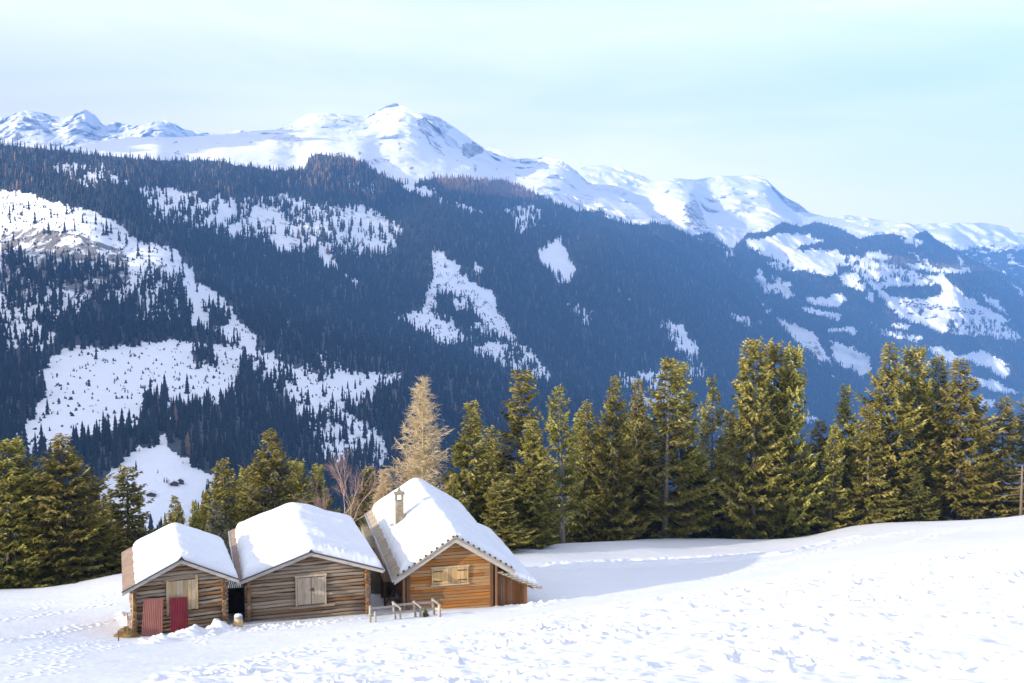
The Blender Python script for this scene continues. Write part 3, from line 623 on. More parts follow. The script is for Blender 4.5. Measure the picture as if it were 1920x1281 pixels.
for name, s, t_, sd, mt, lb in (('forest', nr, 6, 8, 'far_spruce', 'dense spruce forest on the lower slope across the valley'), ('forest', fr, 3, 5, 'far_spruce', 'dark spruce forest covering the shaded mountainside'), ('larch_wood', isl, 3, 5, 'far_larch', 'brown leafless larch groves along the tree line')):
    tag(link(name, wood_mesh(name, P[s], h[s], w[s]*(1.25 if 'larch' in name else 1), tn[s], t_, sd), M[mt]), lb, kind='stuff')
U, V = scatter(LB, b_density, 900, 2300, 330, 900, 4, 1.9); P = LB.p(U, V)
larch_p = poly_mask([(.75, z4([(690,420),(780,440),(900,470),(1250,480),(1260,505),(1100,510),(880,500),(700,470)])), (.5, z4([(580,430),(690,470),(830,520),(600,540)]))], U, V)
isl = rng.random(len(U)) < np.maximum(larch_p, .02); h = rng.normal(18, 4.5, len(U)).clip(7, 30); w = h*rng.uniform(.26, .42, len(U)); tn = tint_of(len(U), P)
for name, s, mt, lb in (('forest', ~isl, 'far_spruce', 'hazy blue forest around the far village'), ('larch_wood', isl, 'far_larch', 'brown larch trees on the sunny terrace above the village')):
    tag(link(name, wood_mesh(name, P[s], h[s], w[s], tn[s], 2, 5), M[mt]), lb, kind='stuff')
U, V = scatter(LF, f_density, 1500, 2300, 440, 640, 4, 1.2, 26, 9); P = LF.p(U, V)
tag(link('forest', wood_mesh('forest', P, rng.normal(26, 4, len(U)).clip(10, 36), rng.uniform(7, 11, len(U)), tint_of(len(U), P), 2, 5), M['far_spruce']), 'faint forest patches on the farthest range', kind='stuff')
# low scrub, stumps and fallen trunks on the clear-felled slope
def shrub_p(u, v):
    d = poly_mask([(.35, [(72,690),(170,648),(330,640),(450,652),(455,740),(330,790),(250,800),(60,850),(30,815),(85,735)]), (.5, [(500,665),(640,722),(740,700),(735,868),(600,840),(520,730)]), (.5, [(760,590),(815,480),(880,530),(930,580),(1020,715),(955,692),(830,640)]), (.5, [(360,540),(490,640),(405,618)]), (.4, [(0,360),(100,380),(330,470),(360,540),(0,590)])], u, v)
    return d*sstep(-.05, .5, fbm(u/14, v/10, 501, 4))
U, V = scatter(LA, shrub_p, 0, 1100, 350, 870, 4, 3.2, 4, 5); P = LA.p(U, V)
tag(link('scrub', wood_mesh('scrub', P, rng.uniform(1, 5, len(U)), rng.uniform(1.5, 6, len(U)), np.clip(rng.normal(.4, .2, len(U)), 0, 1), 2, 5), M['far_spruce']), 'dark scrub and stumps dotting the felled clearings', kind='stuff')

# ---------------------------------------------------------------- log barns and the chalet
def log_tube(mb, a, b, r, squash=1.0, n=9, seg=5, wob=.012):
    a = Vector(a); b = Vector(b); P = []; R = []
    for i in range(seg+1):
        p = a.lerp(b, i/seg); P.append(p+Vector((random.gauss(0, wob*.4), random.gauss(0, wob), random.gauss(0, wob)))); R.append(r*random.uniform(.93, 1.05))
    mb.tube(P, R, n, squash)
def roof_z(x, w, ze, zr): return zr-(zr-ze)*abs(x)/w
def roof_snow(name, root, xl, xr, y0, y1, T, rz, seed, ragged=.11, edge=.42, fringe=.1, peak=.3, holes=()):
    nx, ny = 110, 130; X = np.linspace(0, 1, nx)[:, None]; Y = np.linspace(0, 1, ny)[None]
    yy = y0+(y1-y0)*Y; xlv = xl+ragged*fbm(yy*1.3, yy*0+seed, seed, 4)-ragged*.3; xrv = xr+ragged*.3*fbm(yy*1.7, yy*0+3, seed+1, 4)
    x = xlv+(xrv-xlv)*(X+.0*Y); y = yy+X*0; y = y+ragged*.5*fbm(x*2.1, y*0+9, seed+2, 4)*(1-Y)**3
    dx = np.minimum(x-xlv, xrv-x); dy = np.minimum(y-y0, y1-y); d = np.minimum(np.maximum(dx, 0), np.maximum(dy, 0)+.02*(Y < .5))
    d = np.maximum(np.minimum(dx, np.where(Y < 1, dy, 0)), 0); d[:, 0] = 0; d[:, -1] = 0; d[0] = 0; d[-1] = 0
    e = np.clip(d/edge, 0, 1); prof = np.sqrt(np.clip(1-(1-e)**2, 0, 1))
    base = rz(x); sm = rz(np.sign(x)*np.sqrt(x*x+peak**2)) if peak else base
    t = T*prof*(1+.30*fbm(x/1.7, y/1.7, seed+3, 4)) + fringe*prof*(1-sstep(.25, .9, y-y0))*(np.abs(fbm(x/.22, y/.4, seed+4, 3))-.25)
    for hx, hy, hr in holes: t *= sstep(hr*.75, hr*1.5, np.sqrt((x-hx)**2+(y-hy)**2))*.98+.02
    top = base+.012+np.where(prof > 0, (sm-base)*np.minimum(prof, 1), 0)*.85+np.maximum(t, 0)+.01*prof*fbm(x/.12, y/.12, seed+5, 2)
    A = np.stack([x, y, top], -1); B = np.stack([x, y, base+.006], -1)
    V = np.concatenate([A.reshape(-1, 3), B.reshape(-1, 3)]); F = gridfaces(nx, ny); n = nx*ny
    o = link(name, bigmesh(name, V, np.concatenate([F[:, ::-1], F+n])), M['roof_snow'], root); return o
def barn(name, label, loc, az, w, L, ze, zr, wl, wr, zb, over, d, door, strip, T, seed, roofmat, gutter, front_mat='log_front'):
    """a log barn; local x to the right along its gable, y to the back, z as in the world"""
    random.seed(seed); root = empty(name, (loc[0], loc[1], 0), -rad(az)); tag(root, label, 'barn', 'log barns on the snowy slope')
    sl = (zr-ze)/w; yf = over; yb = L-over; th = .09
    f = MB(); bk = MB(); sd = [MB(), MB()]; en = [MB(), MB()]; z = zb; i = 0; dx0, dx1, dz0, dz1 = door
    while z < zr-.2:
        hl = min(9, (zr-th-z-.09)/sl); a = max(wl-.2 if i % 2 == 0 else wl-.2, -hl); b = min(wr+.2, hl)
        r = d*.475*random.uniform(.93, 1.07); t = random.gauss(0, .018)
        if z > ze-.12 and hl < -wl: a, b = -hl, hl
        if b-a > .3:
            cuts = [(a, b)]
            if dz0-.02 < z < dz1+.06: cuts = [(a, dx0-.02+random.uniform(-.05, .02)), (dx1+.02+random.uniform(-.02, .05), b)]
            for (p, q) in cuts:
                if q-p > .1: log_tube(f, (p, yf+random.gauss(0, .012), z-t), (q, yf+random.gauss(0, .012), z+t), r)
            log_tube(bk, (a, yb, z), (b, yb, z), r)
        if z+d/2 < ze-.05:
            for si, x in enumerate((wl, wr)):
                y0 = yf-random.uniform(.16, .3); rr = d*.54*random.uniform(.85, 1.12); zz = z+d*.5
                log_tube(sd[si], (x, y0, zz), (x, yb+.2, zz), rr)
                k = 10; cc = [(x+rr*.98*math.cos(2*math.pi*j/k), y0-.004, zz+rr*.98*math.sin(2*math.pi*j/k)) for j in range(k)]; en[si].add(cc, [tuple(range(k))])
        z += d; i += 1
    f.build('front_wall', M[front_mat], root, True); bk.build('back_wall', M['log_front'], root, True)
    for si in (0, 1): sd[si].build('side_wall', M['log_side'], root, True); en[si].build('log_end', M['log_end'], root)
    m = MB(); m.prism([(wl+.03, zb), (wr-.03, zb), (wr-.03, zr-.2-sl*(wr-.03)), (0, zr-.2), (wl+.03, zr-.2+sl*(wl+.03))], yf+.03, yb-.03); m.build('gap_shade_core', M['black'], root)  # added black core, makes the gaps between logs look shaded
    b = MB(); b.box(dx0-.05, dx1+.05, yf-.01, yf+.02, dz0-.05, dz1+.05); b.build('door_backing', M['dark_board'], root)
    # roof slabs, barge boards, ridge cap
    rf = MB()
    for s in (-1, 1):
        rf.prism([(0, zr), (s*w, ze), (s*w, ze-th), (0, zr-th)] if s > 0 else [(0, zr-th), (s*w, ze-th), (s*w, ze), (0, zr)], 0, L)
    roof = rf.build('roof', M[roofmat], root)
    for s in (-1, 1):
        m = MB(); m.prism([(0, zr-.035), (s*(w+.01), ze-.035), (s*(w+.01), ze-.2), (0, zr-.2)], -.035, -.003); m.build('barge_board', M['barge'], roof)
        m = MB(); m.bar((s*.01, -.05, zr+.012), (s*(w+.03), -.05, ze+.012-.03*sl), .11, .035, (0, 0, 1)); m.build('edge_strip', M['dark_metal'], roof)
    m = MB(); m.prism([(-.14, zr-.02), (0, zr+.13), (.14, zr-.02)], -.07, L); m.build('ridge_cap', M['dark_metal'], roof)
    if gutter:
        for s in gutter: m = MB(); m.tube([(s*(w+.05), -.06, ze-.06), (s*(w+.05), L, ze-.06)], .06, 8); m.build('gutter', M['zinc'], roof, True)
    rz = lambda x: zr-(zr-ze)*np.abs(x)/w
    sn = roof_snow('roof_snow', root, -w+strip, w-.02, .03, L-.45, T, rz, seed)
    return root, yf
def boards(mb, x0, x1, y, z0, z1, n, th=.03, gap=.008, jag=.0):
    xs = np.linspace(x0, x1, n+1)+np.r_[0, np.random.default_rng(n).normal(0, (x1-x0)/n*.12, n-1), 0]
    for i in range(n): mb.box(xs[i]+gap/2, xs[i+1]-gap/2, y-th-random.uniform(0, .008), y, z0-random.uniform(0, jag), z1)
def loc2(root, u, v, y):                       # local x, z of the point at local depth y seen at a photo pixel
    a = root.rotation_euler.z; n = Vector((-math.sin(a), math.cos(a), 0)); r = Vector((math.cos(a), math.sin(a), 0)); o = Vector(root.location)
    d = Vector([float(q) for q in ray(u, v)]); k = (y+o.dot(n))/d.dot(n); p = d*k-o
    return p.dot(r), p.z
# first barn
class _R: pass
def pre(loc, az):
    r = _R(); r.rotation_euler = Vector((0, 0, -rad(az))); r.location = (loc[0], loc[1], 0); return r
q = pre((-16.206, 48.0), -21.74); D0 = loc2(q, 313, 1145, .3); D1 = loc2(q, 369, 1084, .3); W0 = loc2(q, 253, 1150, .3)[0]; W1 = loc2(q, 420, 1130, .3)[0]
B1, yf = barn('log_barn', 'smallest log barn on the left with two red metal sheets leaning on its front', (-16.206, 48.0), -21.74, 2.72, 7.4, -15.10, -13.80, W0, W1, -17.75, .35, .2,
              (D0[0], D1[0], D0[1], D1[1]), .62, .42, 11, 'roof_brown', None)
m = MB(); boards(m, D0[0]+.1, D1[0]-.08, yf-.06, D0[1]-.05, D1[1]-.03, 7, jag=.06); dr = m.build('hay_door', M['pale_board'], B1)
m = MB(); m.box(D0[0]-.02, D0[0]+.1, yf-.14, yf-.02, D0[1]-.25, D1[1]+.03); m.build('door_post', M['pale_board'], B1); m = MB(); m.box(D1[0]-.08, D1[0]+.04, yf-.14, yf-.02, D0[1]-.06, D1[1]+.2); m.build('door_post', M['pale_board'], B1)
m = MB(); log_tube(m, (D0[0]-.1, yf-.03, D1[1]+.06), (D1[0]+.1, yf-.03, D1[1]+.1), .1); m.build('lintel', M['log_front'], B1, True)
# second barn
q = pre((-10.456, 51.0), -17.58); D0 = loc2(q, 556, 1136, .35); D1 = loc2(q, 609, 1079, .35); W0 = loc2(q, 467, 1150, .35)[0]; W1 = loc2(q, 688, 1110, .35)[0]
B2, yf = barn('log_barn', 'wide log barn in the middle with a grey double door in its gable', (-10.456, 51.0), -17.58, 3.76, 10.9, -15.52, -14.27, W0, W1, -18.0, .4, .19,
              (D0[0], D1[0], D0[1], D1[1]), .32, .5, 23, 'roof_brown', (-1, 1))
xm = (D0[0]+D1[0])/2+.02
for a, b, n in ((D0[0]+.06, xm-.012, 3), (xm+.012, D1[0]-.05, 4)):
    m = MB(); boards(m, a, b, yf-.07, D0[1]+.03, D1[1]-.03, n); l_ = m.build('door', M['grey_board'], B2)
    if n == 4: h_ = MB(); h_.box(xm-.02, xm+.14, yf-.135, yf-.1, (D0[1]+D1[1])/2-.02, (D0[1]+D1[1])/2+.14); h_.box(xm-.1, xm+.16, yf-.125, yf-.105, (D0[1]+D1[1])/2+.03, (D0[1]+D1[1])/2+.07); h_.build('latch', M['beam'], l_)
m = MB(); m.box(D0[0]-.05, D0[0]+.05, yf-.15, yf-.02, D0[1]-.02, D1[1]+.02); m.box(D1[0]-.04, D1[0]+.06, yf-.15, yf-.02, D0[1]-.02, D1[1]+.02)
m.box(D0[0]-.07, D1[0]+.09, yf-.16, yf-.02, D1[1]+.02, D1[1]+.12); m.build('door_frame', M['grey_board'], B2)
m = MB(); m.box(D0[0]-.3, D1[0]+.5, yf-.2, yf-.04, D0[1]-.14, D0[1]-.022); m.build('door_sill', M['log_front'], B2)
# the chalet
random.seed(31)
w, L, ze, zr = 3.37, 15.6, -16.40, -14.27; root = empty('chalet', (-3.122, 54.0, 0), rad(13.83)); C3 = root
tag(root, 'orange timber chalet on the right with shuttered window, chimney and lean-to', 'chalet')
yf = .45; sl = (zr-ze)/w; x0 = loc2(root, 766, 1100, yf)[0]; x1 = loc2(root, 920, 1090, yf)[0]; zb = -18.9
f = MB(); z = zb; h = .185
while z < zr-.25:
    hl = (zr-.15-z-h)/sl; a = max(x0, -hl); b = min(x1, hl)
    if b-a > .2:
        cuts = [a]
        for _ in range(random.choice((0, 1, 1, 2))): cuts.append(random.uniform(a+.2, b-.2))
        cuts = sorted(cuts)+[b]
        for p, q in zip(cuts[:-1], cuts[1:]):
            dy = random.uniform(-.012, .012); f.box(p+.003, q-.003, yf-.05+dy, yf+.06+dy, z+.010, z+h-.010)
    z += h
f.build('front_wall', M['orange_log'], root)
m = MB(); m.prism([(x0-.02, zb), (x1+.02, zb), (x1+.02, zr-.2-sl*(x1+.02)), (0, zr-.2), (x0-.02, zr-.2+sl*(x0-.02))], yf+.07, L-.4); m.build('side_wall', M['brown_board'], root)
for x, mt in ((x0-.02, 'beam'), (x1+.04, 'beam')):
    m = MB(); m.box(x-.09, x+.09, yf-.1, yf+.1, zb, zr-.22-sl*(abs(x)+.09)); m.build('corner_post', M[mt], root)
m = MB(); m.box(x0-.34, x0-.2, yf-.15, yf, zb, ze+.05); m.build('corner_post', M['brown_board'], root); m = MB(); m.box(x1+.24, x1+.36, yf-.12, yf+.02, zb, ze+.35); m.build('corner_post', M['brown_board'], root)
# window with its two wooden shutters
wx0, wz0 = loc2(root, 810, 1097, yf-.1); wx1, wz1 = loc2(root, 878, 1062, yf-.1); xm = loc2(root, 843.5, 1080, yf-.1)[0]
fr = MB(); fr.box(wx0, wx0+.07, yf-.13, yf-.05, wz0, wz1); fr.box(wx1-.07, wx1, yf-.13, yf-.05, wz0, wz1); fr.box(wx0-.06, wx1+.06, yf-.14, yf-.05, wz1, wz1+.09); fr.box(wx0-.06, wx1+.06, yf-.17, yf-.05, wz0-.08, wz0); fr.box(xm-.06, xm+.06, yf-.125, yf-.05, wz0, wz1)
win = fr.build('window', M['pale_board'], root)
m = MB(); m.box(wx0+.07, wx1-.07, yf-.075, yf-.055, wz0, wz1); m.build('pane', M['dark_board'], win)
for a, b, n in ((wx0+.08, xm-.07, 4), (xm+.07, wx1-.08, 5)):
    m = MB(); boards(m, a, b, yf-.085, wz0+.015, wz1-.015, n, .025); sh = m.build('shutter', M['shutter'], win)
    hx0, hx1 = (a, a+.42*(b-a)+.15) if a < xm-.2 else (b-.42*(b-a)-.15, b)
    for zz in (wz0+.16, wz1-.2): hm_ = MB(); hm_.box(hx0, hx1, yf-.138, yf-.122, zz, zz+.05); hm_.build('hinge', M['dark_metal'], sh)
# roof with its shingle ends, gutter and snow
rf = MB()
for s in (-1, 1):
    rf.prism([(0, zr), (s*w, ze), (s*w, ze-.1), (0, zr-.1)] if s > 0 else [(0, zr-.1), (s*w, ze-.1), (s*w, ze), (0, zr)], 0, L)
    n = 150
    if s < 0:                                  # courses of shingles show along the bare eave
        for i in range(n):
            y = L*i/n; rf.bar((s*w*.55, y+.05, ze+(zr-ze)*.45+.012), (s*(w+.04), y+.05, ze-.02*sl+.012), L/n*.72, .03+random.uniform(0, .012))
roof = rf.build('roof', M['roof_shingle'], root)
for s in (-1, 1):
    m = MB(); m.prism([(0, zr-.06), (s*(w+.02), ze-.06), (s*(w+.02), ze-.3), (0, zr-.3)], -.05, -.004); m.build('barge_board', M['barge'], roof)
    m = MB(); m.bar((0, -.03, zr+.02), (s*(w+.04), -.03, ze+.02-.04*sl), .14, .06)
    m.build('edge_strip', M['roof_shingle'], roof)
    for i in range(11):
        m = MB(); t = (i+.35)/11; p = Vector((s*w*t, -.02, zr-(zr-ze)*t+.1)); m.box(p.x-.05, p.x+.05, -.08, .12, p.z-.06, p.z+.035); m.build('roof_tile_end', M['dark_metal'], roof)
m = MB(); m.tube([(-w-.09, -.1, ze-.07), (-w-.09, L, ze-.07)], .075, 8); m.build('gutter', M['zinc'], roof, True)
CH = (-1.77, 0)
def rz3(x): return zr-(zr-ze)*np.abs(x)/w
# chimney: find where the photo pixel of its foot meets the roof plane
cy = None
for yy in np.linspace(.5, L-1, 600):
    cx, cz = loc2(root, 749, 978, yy)
    if cz <= rz3(cx)+.3: cy = yy; break
cxm = cx
roof_snow('roof_snow', root, -w+.42, w-.02, .04, L-.12, .50, rz3, 37, .16, .5, .14, .35, holes=((cxm-.12, cy, .38),))
m = MB(); hw = .24; zt = loc2(root, 752, 926, cy)[1]; zt0 = zt-.42
m.box(cxm-hw, cxm+hw, cy-hw, cy+hw, rz3(cxm)-.4, zt0)
for sx in (-1, 1):
    for sy in (-1, 1): m.box(cxm+sx*hw-(.09 if sx > 0 else 0), cxm+sx*hw+(0 if sx > 0 else .09), cy+sy*hw-(.09 if sy > 0 else 0), cy+sy*hw+(0 if sy > 0 else .09), zt0+.003, zt-.003)
ch = m.build('chimney', M['plaster'], roof)
m = MB(); m.box(cxm-hw-.08, cxm+hw+.08, cy-hw-.08, cy+hw+.08, zt, zt+.09)
m.add([(cxm-.15, cy-.15, zt+.093), (cxm+.15, cy-.15, zt+.093), (cxm+.15, cy+.15, zt+.093), (cxm-.15, cy+.15, zt+.093), (cxm, cy, zt+.48)], [(0, 1, 4), (1, 2, 4), (2, 3, 4), (3, 0, 4), (3, 2, 1, 0)])
m.build('chimney_cap', M['plaster'], ch)
# boarded gallery box, struts and masonry under the left eave
gx0 = loc2(root, 719, 1080, 3.2)[0]
m = MB(); boards(m, gx0, x0+.05, 3.2, ze-1.05, ze-.0, 6); m.box(gx0, gx0+.03, 3.203, 8.0, ze-1.05, ze+.05); m.box(gx0, x0, 3.203, 8.0, ze-1.1, ze-1.053); m.build('gallery', M['tan_board'], root)
m = MB(); m.bar((gx0+.1, 3.3, ze-1.1), (x0-.05, 3.3, ze-2.0), .1, .1); m.bar((gx0+.08, 3.35, ze-1.1), (gx0+.08, 3.35, zb-1), .12, .12); m.bar((x0-.1, 3.32, ze-1.1), (gx0+.1, 3.32, zb), .09, .09); m.build('strut', M['beam'], root)
m = MB(); boards(m, gx0+.2, x0, 6.5, zb-.6, ze-1.1, 7); m.build('undercroft_wall', M['dark_board'], root)
m = MB(); m.box(gx0-.25, x0-.1, 8.6, 14.2, zb-1.5, ze-.55); m.build('masonry', M['plaster'], root)
# lean-to
lx1 = loc2(root, 988, 1110, .9)[0]; rx1, rzz1 = loc2(root, 1013, 1103, .4); rx0 = x1+.3; rz0 = loc2(root, 928, 1068, .6)[1]
ls = (rz0-rzz1)/(rx1-rx0); rzl = lambda x: rz0-ls*(x-rx0)
m = MB(); n = 13; xs = np.linspace(rx0+.05, lx1, n+1)
for i in range(n): m.prism([(xs[i]+.006, zb-.5), (xs[i+1]-.006, zb-.5), (xs[i+1]-.006, rzl(xs[i+1])-.12), (xs[i]+.006, rzl(xs[i])-.12)], .82-random.uniform(0, .02), .86)
lt = m.build('lean_to', M['brown_board'], root)
m = MB(); m.prism([(rx0+.05, zb-.5), (lx1-.02, zb-.5), (lx1-.02, rzl(lx1)-.14), (rx0+.05, rzl(rx0+.05)-.14)], .87, 12.2); m.build('lean_to_wall', M['brown_board'], lt)
m = MB(); m.prism([(rx0, rzl(rx0)), (rx1, rzl(rx1)), (rx1, rzl(rx1)-.09), (rx0, rzl(rx0)-.09)], .38, 12.6)
for i in range(9): t = i/8.6; xx = rx0+.1+(rx1-rx0-.1)*t; m.box(xx-.02, xx+.3, .3, .6, rzl(xx+.15)-.02, rzl(xx+.15)+.035+.02*(i % 2))
lr = m.build('lean_to_roof', M['roof_shingle'], lt)
m = MB(); m.bar((rx0, .6, rzl(rx0)-.17), (rx1-.35, .6, rzl(rx1-.35)-.17), .09, .12); m.bar((lx1-.55, .55, rzl(lx1-.4)-.1), (lx1+.05, .55, rzl(lx1+.1)-.1), .05, .16); m.build('rafter', M['beam'], lt)
roof_snow('lean_to_snow', lt, rx0+.75, rx1-.03, .42, 12.3, .46, rzl, 51, .04, .45, .08, 0)

# ---------------------------------------------------------------- things around the huts
def ground_at(v, dz=0): return Vector((v.x, v.y, gz(v.x, v.y)+dz))
def in_world(root, x, y, z):
    a = root.rotation_euler.z; return Vector((root.location.x+x*math.cos(a)-y*math.sin(a), root.location.y+x*math.sin(a)+y*math.cos(a), z))
def corrugated(name, label, mat, px, group=None):
    """px: the four photo corners bl, br, tr, tl on the barn's front"""
    c = []
    for (u, v), y in zip(px, (-.42, -.42, .12, .12)):
        x, z = loc2(B1, u, v, y); c.append(in_world(B1, x, y, z))
    bl, br, tr, tl = c; n = 121; V = []; nr = (br-bl).cross(tl-bl).normalized()*-1
    if nr.y > 0: nr = -nr
    for k in (0, 1):
        for j in range(2):
            for i in range(n):
                t = i/(n-1); p = (bl if j == 0 else tl).lerp(br if j == 0 else tr, t); ph = (t*11) % 1
                wv = .022*(1 if ph < .42 else (-1 if .5 < ph < .92 else 0)); V.append(p-bl+nr*(wv-k*.006))
    F = [(k*2*n+i, k*2*n+i+1, k*2*n+n+i+1, k*2*n+n+i) for k in (0, 1) for i in range(n-1)]
    m = MB(); m.add(V, F+[(n-1, 3*n-1, 4*n-1, 2*n-1), (0, n, 3*n, 2*n), (n, 2*n-1, 4*n-1, 3*n), (0, 2*n, 3*n-1, n-1)])
    o = m.build(name, mat, None); o.location = bl; return tag(o, label, 'metal sheet', group)
corrugated('corrugated_sheet', 'faded salmon red corrugated sheet leaning beside the barn corner', M['red_pale'], ((264.5, 1203), (305, 1199), (306.5, 1121.5), (269.5, 1123)), 'red sheets leaning on the small barn')
corrugated('corrugated_sheet', 'deep wine red corrugated sheet leaning in front of the hay door', M['red_deep'], ((320, 1196), (353.5, 1194), (351, 1119), (318, 1121.5)), 'red sheets leaning on the small barn')
# dark shed between the two barns
p = hit(441, 1168); sx = empty('shed', (0, 0, 0)); tag(sx, 'dark wooden shed with striped metal roof squeezed between two barns', 'shed')
pl, pr = at(424, 1102, 53.4), at(462, 1100, 53.9); bl = Vector(pl.tolist()); br = Vector(pr.tolist()); sx.location = (bl.x, bl.y, gz(bl.x, bl.y)); o_ = sx.location.copy()
m = MB(); dx = (br-bl); 
for i in range(8):
    a = bl.lerp(br, i/8)-o_; b = bl.lerp(br, (i+.9)/8)-o_; m.add([(a.x, a.y, -1), (b.x, b.y, -1), (b.x, b.y, b.z-.05), (a.x, a.y, a.z-.05), (a.x, a.y+.05, -1), (b.x, b.y+.05, -1), (b.x, b.y+.05, b.z-.05), (a.x, a.y+.05, a.z-.05)], [(0, 1, 2, 3), (5, 4, 7, 6), (1, 5, 6, 2), (4, 0, 3, 7), (3, 2, 6, 7)])
m.build('wall', M['dark_board'], sx)
a = bl.lerp(br, .12)-o_; b = bl.lerp(br, .82)-o_; m = MB(); m.add([(a.x, a.y-.06, -.6), (b.x, b.y-.06, -.6), (b.x, b.y-.06, b.z-.32), (a.x, a.y-.06, a.z-.32), (a.x, a.y-.02, -.6), (b.x, b.y-.02, -.6), (b.x, b.y-.02, b.z-.32), (a.x, a.y-.02, a.z-.32)], [(0, 1, 2, 3), (5, 4, 7, 6), (1, 5, 6, 2), (4, 0, 3, 7), (3, 2, 6, 7)]); m.build('door', M['dark_board'], sx)
m = MB(); e0 = bl-o_+Vector((-.35, -.3, 0)); e1 = br-o_+Vector((.05, -.3, 0)); up = Vector((-.35, 2.2, .46))
for i in range(14):
    t0, t1, t2 = i/14, (i+.5)/14, (i+1)/14; A = [e0.lerp(e1, t)+Vector((0, 0, zz)) for t, zz in ((t0, 0), ((t0+t1)/2, .035), (t1, .035), (t2-.012, 0))]; B = [q+up for q in A]
    m.add(A+B, [(j, j+1, 5+j, 4+j) for j in range(3)])
m.build('roof', M['zinc'], sx)
# barrel
p = ground_at(hit(447, 1178)); br_ = empty('barrel', p); tag(br_, 'tan plastic barrel with snow on its lid between the two barns', 'barrel')
R = [.17, .2, .225, .235, .225, .2, .185]; m = MB(); m.tube([(0, 0, -.05+i*.095) for i in range(7)], R, 20); m.build('body', M['barrel'], br_, True)
m = MB(); m.tube([(0, 0, .5), (0, 0, .52), (0, 0, .6), (0, 0, .64)], [.192, .205, .205, .19], 20); m.build('band', M['zinc'], br_, True)
m = MB(); m.tube([(0, 0, .63), (0, 0, .68), (0, 0, .72)], [.19, .16, .05], 16); m.build('snow_cap', M['roof_snow'], br_, True)
# rotting hay heap, stakes and boards at the left corner
p = ground_at(hit(236, 1196)); m = MB(); random.seed(5); n = 14; V = []; F = []
for j in range(9):
    for i in range(n):
        a = 2*math.pi*i/n; r = .58*(1-(j/8)**1.6)+.02; k = random.uniform(.8, 1.2); V.append((r*k*math.cos(a), .8*r*k*math.sin(a), -.25+.75*j/8*random.uniform(.9, 1.1)))
for j in range(8):
    for i in range(n): F.append((j*n+i, j*n+(i+1) % n, (j+1)*n+(i+1) % n, (j+1)*n+i))
F.append(tuple(range(8*n, 9*n))); m.add(V, F)
for i in range(420):
    a = random.uniform(0, 6.28); h = random.random(); r = .6*(1-h**1.6)+.02; c = Vector((r*math.cos(a), .8*r*math.sin(a), -.1+.62*h)); dd = Vector((random.gauss(0, .12), random.gauss(0, .12), random.gauss(0, .05))); m.bar(c-dd*.5, c+dd*.5+Vector((0, 0, .03)), .012, .008)
tag(m.build('hay_heap', M['hay'], None, loc=p), 'brown heap of old hay against the barn corner', 'heap', kind='stuff')
def stick(name, label, cat, u0, v0, u1, v1, w_, mat, Y=None, dy=.15):
    p = ground_at(hit(u0, v0)) if Y is None else atv(u0, v0, Y); t = atv(u1, v1, p.y+dy); m = MB(); d_ = t-p; m.tube([-.12*d_.normalized(), d_*.5+Vector((.01, 0, 0)), d_], [w_, w_*.95, w_*.8], 7)
    return tag(m.build(name, M[mat], None, True, p), label, cat)
stick('stake', 'short dark stake standing in the snow left of the hay heap', 'stake', 222, 1202, 221.5, 1182, .03, 'beam')
stick('stake', 'crooked brown stick rising from the hay heap', 'stake', 240, 1180, 238.5, 1150, .03, 'log_side')
stick('stake', 'pale slanting stick leaning over the hay heap', 'stake', 236, 1190, 245.5, 1164, .03, 'pale_board')
stick('plank', 'long thin orange board standing upright against the left barn corner', 'plank', 247.5, 1198, 249, 1100, .035, 'pale_board', 47.1, .1)
stick('tool_handle', 'thin yellow handle leaning at the corner of the lean-to', 'tool', 924.5, 1141, 921.5, 1125, .025, 'yellow', 55.6, .1)
# bench
p = ground_at(hit(884, 1139)); bn = empty('bench', p, rad(13.8)); tag(bn, 'grey plank bench half buried in snow under the shuttered window', 'bench')
m = MB(); m.box(-.62, .62, -.16, .16, .33, .38); m.build('seat', M['fence_wood'], bn); m = MB(); m.box(-.55, .5, .18, .215, .4, .5); m.build('backrest', M['fence_wood'], bn)
for x in (-.48, .48): m = MB(); m.box(x-.05, x+.05, -.13, .13, -.3, .329); m.build('leg', M['fence_wood'], bn)
# rail fence with wire
st = [((694, 1168), (694, 1136)), ((741, 1161), (737, 1128)), ((779, 1157), (776, 1127)), ((814, 1153), (811, 1122))]
fe = empty('rail_fence', hit(694, 1168)); tag(fe, 'short weathered rail fence with wire netting in front of the chalet', 'fence'); o_ = Vector(fe.location); G = []; random.seed(8)
for i, ((u0, v0), (u1, v1)) in enumerate(st):
    p = hit(u0, v0); t = atv(u1, v1, p.y); G.append((p-o_, t-o_)); d_ = t-p
    m = MB(); m.tube([p-o_-d_*.3, p-o_+d_*.5, t-o_], [.07, .068, .06], 7); m.build('post', M['fence_wood'], fe, True)
    q = p-o_+Vector((.28, -.12, -.02)); m = MB(); m.tube([q-Vector((0, 0, .3)), q+Vector((-.02, .02, d_.length*.72))], [.062, .055], 7); m.build('post', M['fence_wood'], fe, True)
    if i > 0: m = MB(); m.bar(t-o_+Vector((-.05, -.02, .0)), q+Vector((.03, .0, d_.length*.66)), .09, .06); m.build('brace', M['fence_wood'], fe)
p = hit(824, 1157); q = p-o_; m = MB(); m.tube([q-Vector((0, 0, .3)), q+Vector((0, 0, .62))], [.085, .08], 7); m.build('post', M['fence_wood'], fe, True); G.append((q, q+Vector((0, 0, .62))))
